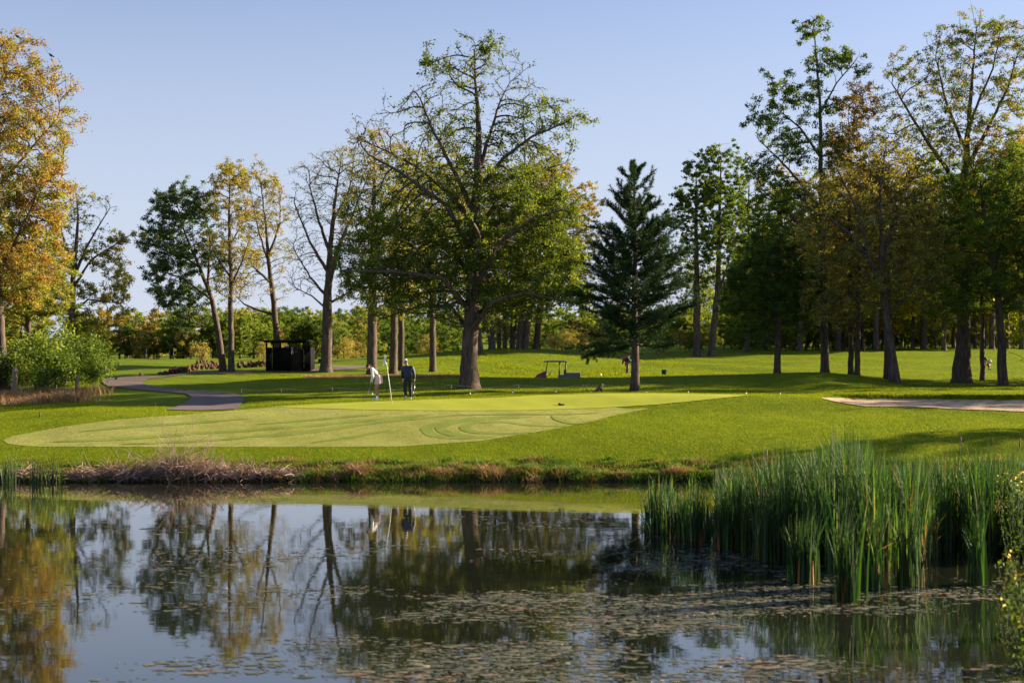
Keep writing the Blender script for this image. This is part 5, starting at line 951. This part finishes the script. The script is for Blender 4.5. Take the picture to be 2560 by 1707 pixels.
for x_, y_ in ((-1.12, -.5), (-1.12, .5), (1.05, -.5), (1.05, .5)):
    mb = MB(); mb.tube([(x_, y_ - .1, .24), (x_, y_ - .08, .24), (x_, y_ + .08, .24), (x_, y_ + .1, .24)], [.2, .24, .24, .2], 20); wh = mb.build('wheel', DARKP, ca); mb = MB(); mb.tube([(x_, y_ - .12, .24), (x_, y_ + .12, .24)], .11, 14); mb.build('rim', STEEL, wh)
mb = MB(); mb.ell((-1.38, -.3, .62), (.05, .07, .06)); mb.build('headlight', WPAINT, ca, smooth=True); mb = MB(); mb.ell((-1.38, .3, .62), (.05, .07, .06)); mb.build('headlight', WPAINT, ca, smooth=True)

# black wooden enclosure
SX, SY, SZ = onground(727, 117); sh = empty('enclosure', (SX, SY, SZ)); tag(sh, 'black wooden enclosure with slatted pergola roof under the leaning trees', 'shelter')
BW = principled('black_boards', (.006, .006, .007), .85, stops=[(.3, (.003, .003, .004)), (.7, (.010, .010, .011))], nscale=6, mapscale=(5, 5, .5), spec=.1); BR = principled('brown_boards', (.04, .03, .025), .85, stops=[(.3, (.012, .01, .009)), (.7, (.05, .038, .032))], nscale=5, mapscale=(5, 5, .4), spec=.1)
u_ = 117 / F
def bx_(p0, p1, q0, q1, y0, y1): return (((p0 + p1) / 2 - 727) * u_, (y0 + y1) / 2, (920 - (q0 + q1) / 2) * u_), ((p1 - p0) * u_, y1 - y0, abs(q1 - q0) * u_)
def boards(name, p0, p1, q0, q1, y, mat, n_):
    mb = MB(); w_ = (p1 - p0) / n_
    for i in range(n_): mb.box(*bx_(p0 + i * w_ + .12 * w_, p0 + (i + 1) * w_ - .06 * w_, q0 + (.35 if i % 2 else 0), q1, y, y + .03 + .008 * (i % 2)))
    mb.box(*bx_(p0, p1, q0 + 6, q0 + 8, y + .045, y + .09)); mb.box(*bx_(p0, p1, q1 - 8, q1 - 6, y + .045, y + .09)); return mb.build(name, mat, sh)
boards('panel', 672, 731, 862, 919, -1.5, BW, 22); boards('door', 733, 761, 860, 919, -1.46, BR, 10); boards('panel', 762, 781, 856, 920, -1.52, BW, 8)
boards('panel', 673, 780, 864, 919, 1.5, BW, 36)
for p in (672.6, 780.4): mb = MB(); [mb.box(((p - 727) * u_, (y) , (920 - 891) * u_), (.04 - .004 * (i_ % 2), .16, 58 * u_)) for i_, y in enumerate(np.arange(-1.4, 1.41, .15))]; mb.build('side_panel', BW, sh)
for p, y in ((675, -1.58), (708, -1.4), (732, -1.58), (765, -1.58), (675, 1.58), (765, 1.58)):
    mb = MB(); mb.box(*bx_(p - 1.8, p + 1.8, 849, 920, y - .06, y + .06)); mb.build('post', BW, sh)
mb = MB(); mb.box(*bx_(781, 783.5, 856, 920, -1.62, -1.5)); mb.build('post', BR, sh)
mb = MB(); mb.box(*bx_(668, 772, 847.4, 850, -1.66, -1.52)); mb.box(*bx_(668, 772, 847.4, 850, 1.52, 1.66)); mb.build('beam', BW, sh)
mb = MB(); [mb.box(*bx_(p, p + 1.1, 844.6, 847.2, -2.0, 2.0)) for p in np.arange(664, 775, 5.2)]; [mb.box(*bx_(659, 776, 843.6, 844.5, y, y + .05)) for y in np.arange(-1.9, 1.9, .42)]; mb.build('roof', BW, sh)
to = empty('portable_toilet', ((718 - 1280) / F * SY, SY + .2, SZ)); tag(to, 'domed pale grey roof top showing over the black enclosure boards', 'portable toilet')
mb = MB(); mb.box((0, 0, .98), (.72, 1.1, 1.9)); mb.build('cabin', GREYP, to, bevel=.03); mb = MB(); mb.ell((0, 0, 1.9), (.36, .55, .17)); mb.build('roof', principled('pale_plastic', (.45, .5, .58), .5), to, smooth=True)
# small black box on legs by the vase shaped oak
bx0 = onground(802.5, 119); gr2 = empty('grill', bx0); tag(gr2, 'small black box on thin legs left of the vase shaped oak', 'grill'); mb = MB(); mb.box((0, 0, .62), (.42, .4, .3)); mb.box((0, 0, .79), (.46, .42, .04)); mb.build('box', DARKP, gr2, bevel=.02)
for p in (-.17, .17):
    for q in (-.15, .15): mb = MB(); mb.tube([(p, q, 0), (p, q, .48)], .018, 6); mb.build('leg', DARKP, gr2)
# stones
ST = principled('rough_stone', (.12, .07, .05), .95, stops=[(.3, (.03, .018, .014)), (.5, (.10, .055, .038)), (.75, (.20, .13, .09))], nscale=3, bump=.8, bscale=6, spec=.1)
def rock(seed, r):
    r_ = np.random.RandomState(seed); mb = MB(); mb.ell((0, 0, 0), (r, r * .8, r * .7), None, 9, 6); V = mb.V[0]; nrm = unit(V); k = r_.normal(0, 1, (5, 3)); 
    for q in k: q = q / np.linalg.norm(q); dd = V @ q; V = V - np.outer(np.maximum(dd - r * .55, 0), q)
    mb.V[0] = V * (1 + .08 * np.sin(nrm @ k.T * 4).sum(1, keepdims=True) / 2); return npmesh('rough_stone', mb.V[0], [mb.F4])
RM = [rock(600 + k, .3) for k in range(5)]; rs = random.Random(9)
def stone(px, Y, dz, s, lab):
    x, y, z = onground(px, Y, dz); o = link('rough_stone', RM[rs.randint(0, 4)], ST, None, (x, y, z)); o.rotation_euler = (rs.random() * 3, rs.random() * 3, rs.random() * 6); o.scale = (s * rs.uniform(.8, 1.3), s, s * rs.uniform(.7, 1.1)); tag(o, lab, 'stone', 'reddish brown stones of the long low heap')
for k in range(150):
    t = rs.random(); p = 395 + 158 * t; hh = np.interp(t, [0, .2, .5, .7, .85, 1], [.1, .35, .35, .9, .6, .35]); Yr = np.interp(t, [0, 1], [112, 128]); stone(p, Yr + rs.uniform(-.6, .6), rs.random() * hh, rs.uniform(.38, .85), 'reddish brown stone in the long heap left of the enclosure')
for k in range(60): stone(rs.uniform(596, 668), 127 + rs.uniform(-.6, .6), rs.random() * .5, rs.uniform(.35, .7), 'dark stone in the short heap touching the enclosure')
stone(352, 108, .02, .9, 'single flat stone lying in the grass left of the long heap')
x, y, z = onground(461, 80); o = link('rough_stone', RM[2], ST, None, (x, y, z + .03)); o.scale = (.4, .4, .3); tag(o, 'small dark stone at the upper edge of the path bend', 'stone')
# broken stump and post in the undergrowth
for p, Y, ht, r_, lab in ((36, 83, 1.65, .17, 'pale splintered tree stump standing at the left edge'), (193, 83, .8, .12, 'short grey stump among the bushes at the left')):
    x, y, z = onground(p, Y); mb = MB(); mb.tube([(0, 0, -.2), (0, 0, .2), (.02, 0, ht * .6), (.03, 0, ht * .93)], [r_ * 1.3, r_ * 1.05, r_ * .9, r_ * .8], 12); mb.tube([(.05, 0, ht * .85), (.09, 0, ht * 1.08)], [r_ * .45, .02], 6); mb.tube([(-.05, .02, ht * .85), (-.07, 0, ht * 1.0)], [r_ * .4, .02], 6)
    o = mb.build('tree_stump', principled('stump_wood', (.3, .18, .12), .9, stops=[(.3, (.12, .07, .05)), (.6, (.33, .21, .15)), (.8, (.45, .3, .22))], nscale=4, mapscale=(3, 3, .4)), None, smooth=True, loc=(x, y, z)); tag(o, lab, 'tree stump')
# rope fence
GREENP = principled('green_metal', (.02, .04, .03), .6); ROPE = principled('rope', (.32, .30, .24), .9); FP = [(603, 976), (703, 976), (830, 978), (968, 978), (1127, 979), (1295, 979), (1465, 980)]
Yf = 75.5; pts = [np.array(onground(p, Yf)) for p, _ in FP]; o0 = pts[3]; rf = empty('rope_fence', o0); tag(rf, 'low rope strung on short green posts along the shaded slope', 'rope fence')
for q in pts: mb = MB(); mb.tube([q - o0 + [-.03, 0, -.1], q - o0 + [.03, 0, .34]], .018, 6); mb.build('post', GREENP, rf)
mb = MB()
for a_, b_ in zip(pts[:-1], pts[1:]): mb.tube([a_ + (b_ - a_) * t - o0 + [.03, 0, .31 - .12 * math.sin(math.pi * t)] for t in np.linspace(0, 1, 12)], .0065, 5)
mb.build('rope', ROPE, rf)
# bin, bag, markers, head covers
x, y, z = onground(1661, 112); bn = empty('bin', (x, y, z)); tag(bn, 'dark green bin standing on the lit grass right of the pine', 'bin'); mb = MB(); mb.tube([(0, 0, -.2), (0, 0, 0), (0, 0, .40)], [.19, .2, .22], 18); mb.build('tub', principled('bin_green', (.02, .06, .045), .9, spec=.05), bn, smooth=True); mb = MB(); mb.tube([(0, 0, .38), (0, 0, .43), (0, 0, .45)], [.24, .24, .2], 18); mb.build('lid', principled('bin_lid', (.03, .08, .06), .9, spec=.05), bn)
Yb = 70; x, y, z = onground(1488, Yb); u2 = Yb / F; bg = empty('golf_bag', (x, y, z)); tag(bg, 'brown golf bag propped on its stand behind the putting green', 'golf bag')
b0 = np.array([-.03, 0, (YH + (H0 - z) / Yb * F - 982) * u2]); b1 = np.array([.32, 0, (YH + (H0 - z) / Yb * F - 963) * u2 + .02])
mb = MB(); mb.tube([b0 - (b1 - b0) * .1, b0, b0 + (b1 - b0) * .5, b1], [.07, .085, .08, .085], 12); mb.build('bag_body', principled('brown_leather', (.13, .06, .03), .6), bg, smooth=True)
mb = MB(); mb.tube([b0 + (b1 - b0) * .85, b1 + [.05, 0, -.42]], .03, 8); mb.tube([b0 + (b1 - b0) * .8 + [0, .08, 0], b1 + [-.01, .15, -.42]], .03, 8); mb.tube([b0 + [-.04, 0, -.04], b0 - (b1 - b0) * .2], .07, 8); mb.build('stand_legs', BLACK, bg)
mb = MB(); [mb.ell(b1 + [.02 + .03 * k, .03 * (k - 1), .02 - .015 * k], (.035, .03, .03)) for k in range(3)]; mb.build('club_heads', principled('club_white', (.5, .48, .46), .4), bg, smooth=True)
for k, (p, Y, lab) in enumerate([(930.5, 73, 'small white marker in the shade beside the bending woman'), (1033, 73, 'small white marker just right of the man in navy'), (1175, 70, 'small white marker at the foot of the largest tree'), (1281, 70, 'small white marker right of the largest tree'), (1389, 70, 'small white and black marker left of the propped brown bag'),
   (1616, 68, 'small marker just right of the pine trunk'), (1720, 67, 'small marker on the ridge midway to the bunker'), (1865, 66.5, 'taller white and black marker on the ridge'), (1950, 66, 'small dark marker on the ridge nearest the bunker'), (100, 58, 'tiny blue marker on the lawn at the left')]):
    x, y, z = onground(p, Y); e = empty('tee_marker', (x, y, z)); tag(e, lab, 'marker', 'small course markers'); mb = MB(); mb.tube([(0, 0, -.03), (0, 0, .05), (0, 0, .09)], [.035, .035, .025], 10); mb.build('base', WPAINT if k != 9 else NAVY, e, smooth=True); mb = MB(); mb.ell((0, 0, .115), (.03, .03, .04)); mb.build('top', DARKP, e, smooth=True)
for p, Y, lab in ((1501, 112, 'white ball marker on the grass left of the worker'), (1560, 58.5, 'white ball lying on the putting green')):
    x, y, z = onground(p, Y); r0 = .11 if Y > 100 else .022; mb = MB(); mb.ell((0, 0, 0), (r0, r0, r0)); o = mb.build('ball', WPAINT, None, smooth=True, loc=(x, y, z + r0 * .9)); tag(o, lab, 'ball')
x, y, z = onground(1403, yof(1403, 1014)); mb = MB(); mb.ell((-.06, 0, .05), (.075, .05, .045)); mb.ell((.08, -.03, .03), (.085, .05, .03)); mb.box((.0, 0, .02), (.12, .05, .03)); o = mb.build('club_cover', principled('cover', (.05, .045, .05), .8), None, smooth=True, loc=(x, y, z + .02)); tag(o, 'small dark club cover lying on the putting green', 'club cover')
# low brown reeds and straw at the left below the bushes, and straw strip behind the ridge
px, Y = scatter(26000, -60, 300, 72, 84); kk_ = rg.rand(26000) < np.clip((285 - px) / 160, 0, 1) * np.clip((84.5 - Y) / 4, 0, 1) * np.clip(.5 + .6 * np.sin(px * .04 + Y * 1.7) * np.sin(Y * .9 + px * .017), 0, 1); px, Y = px[kk_], Y[kk_]; x = (px - 1280) / F * Y; z = zf(x, Y); k = len(x); cl = .35 + .4 * np.sin(x * 1.3 + Y) * np.sin(Y * 1.1)
tag(blade_obj('dry_grass', [blades(np.stack([x, Y, z - .02], -1), np.clip(rg.uniform(.1, .9, k) * (cl * 1.3 + .25), .04, .8), rg.uniform(.02, .04, k), rg.uniform(.3, 1.3, k), 801, seg=2)], L_STRAW), 'tawny dry grass in front of the bushes at the left edge', 'dry grass', kind='stuff')
px, Y = scatter(26000, 760, 1165, 89.5, 94); x = (px - 1280) / F * Y; z = zf(x, Y); k = len(x)
tag(blade_obj('dry_grass', [blades(np.stack([x, Y, z - .02], -1), rg.uniform(.08, .3, k), rg.uniform(.02, .04, k), rg.uniform(.3, 1.3, k), 802, seg=1)], L_STRAW), 'thin strip of brown grass behind the shaded ridge and the golfers', 'dry grass', kind='stuff')
# fringe along the bunker lip
k = 9000; x = rg.uniform(13.5, 27, k); Y = 60.9 + .2 * np.sin(x * .8 + 1) + rg.uniform(-.12, .45, k); z = zf(x, Y)
tag(blade_obj('lip_grass', [blades(np.stack([x, Y, z - .01], -1), rg.uniform(.06, .16, k), rg.uniform(.012, .03, k), rg.uniform(.3, 1.0, k), 803, seg=2)], L_GRASS), 'ragged grass fringe along the back lip of the bunker', 'grass', kind='stuff')
# flowering weeds at the lower right
YF = principled('yellow_petal', (.75, .55, .02), .7)
for j, (p, Y, h, lab) in enumerate([(2540, 27, 1.75, 'yellow flowered weed rising beside the cattails at the right edge'), (2572, 19.5, 1.2, 'blurred weed with few yellow flowers in the lower right corner'), (2600, 17.5, .9, 'tangled green weed at the bottom right corner')]):
    x = (p - 1280) / F * Y; e = empty('flowering_weed', (x, Y, 0)); tag(e, lab, 'weed', 'flowering weeds at the right edge'); r_ = np.random.RandomState(700 + j); mb = MB(); lp = []; fp = []
    for _ in range(26):
        a = r_.uniform(0, 6.28); s_ = r_.uniform(.05, .35); p1 = np.array([s_ * math.cos(a) * .6, s_ * math.sin(a) * .6, -.1]); p2 = np.array([s_ * math.cos(a) * 1.5, s_ * math.sin(a), h * r_.uniform(.5, 1)]); pm = (p1 + p2) / 2 + r_.normal(0, .05, 3); mb.tube([p1, pm, p2], [.007, .005, .003], 4)
        for t in np.linspace(.2, 1, 16): lp.append(p1 + (p2 - p1) * t + r_.normal(0, .05, 3))
        if r_.rand() < .45: fp += [p2 + r_.normal(0, .05, 3) for _ in range(7)]
    mb.build('stems', principled('green_stem', (.05, .08, .02), .8), e); lp = np.array(lp); v, f, t = leafmesh(lp, .08, r_, np.clip(r_.normal(.4, .2, len(lp)), 0, 1)); link('leaves', npmesh('leaves', v, f, t), L_GREEN, e)
    fp = np.array(fp); v, f, t = leafmesh(fp, .045, r_, np.full(len(fp), .5), asp=1); link('flowers', npmesh('flowers', v, f, t), YF, e)
# birds at the top of the orange oak
for p, py, lab in ((44, 92, 'dark bird perched on the topmost twig of the orange oak'), (128, 139, 'dark bird on an upper right twig of the orange oak')):
    x, y, z = at(p, py, 88); mb = MB(); mb.ell((0, 0, 0), (.13, .07, .075), Matrix.Rotation(.5, 3, 'Y')); mb.ell((-.1, 0, .09), (.05, .045, .045)); mb.tube([(-.14, 0, .09), (-.19, 0, .085)], [.014, .003], 5); mb.tube([(.08, 0, -.04), (.22, 0, -.12)], [.04, .02], 6); mb.tube([(0, .02, -.05), (0, .02, -.14)], .008, 4); o = mb.build('bird', BLACK, None, smooth=True, loc=(x, y, z)); tag(o, lab, 'bird')
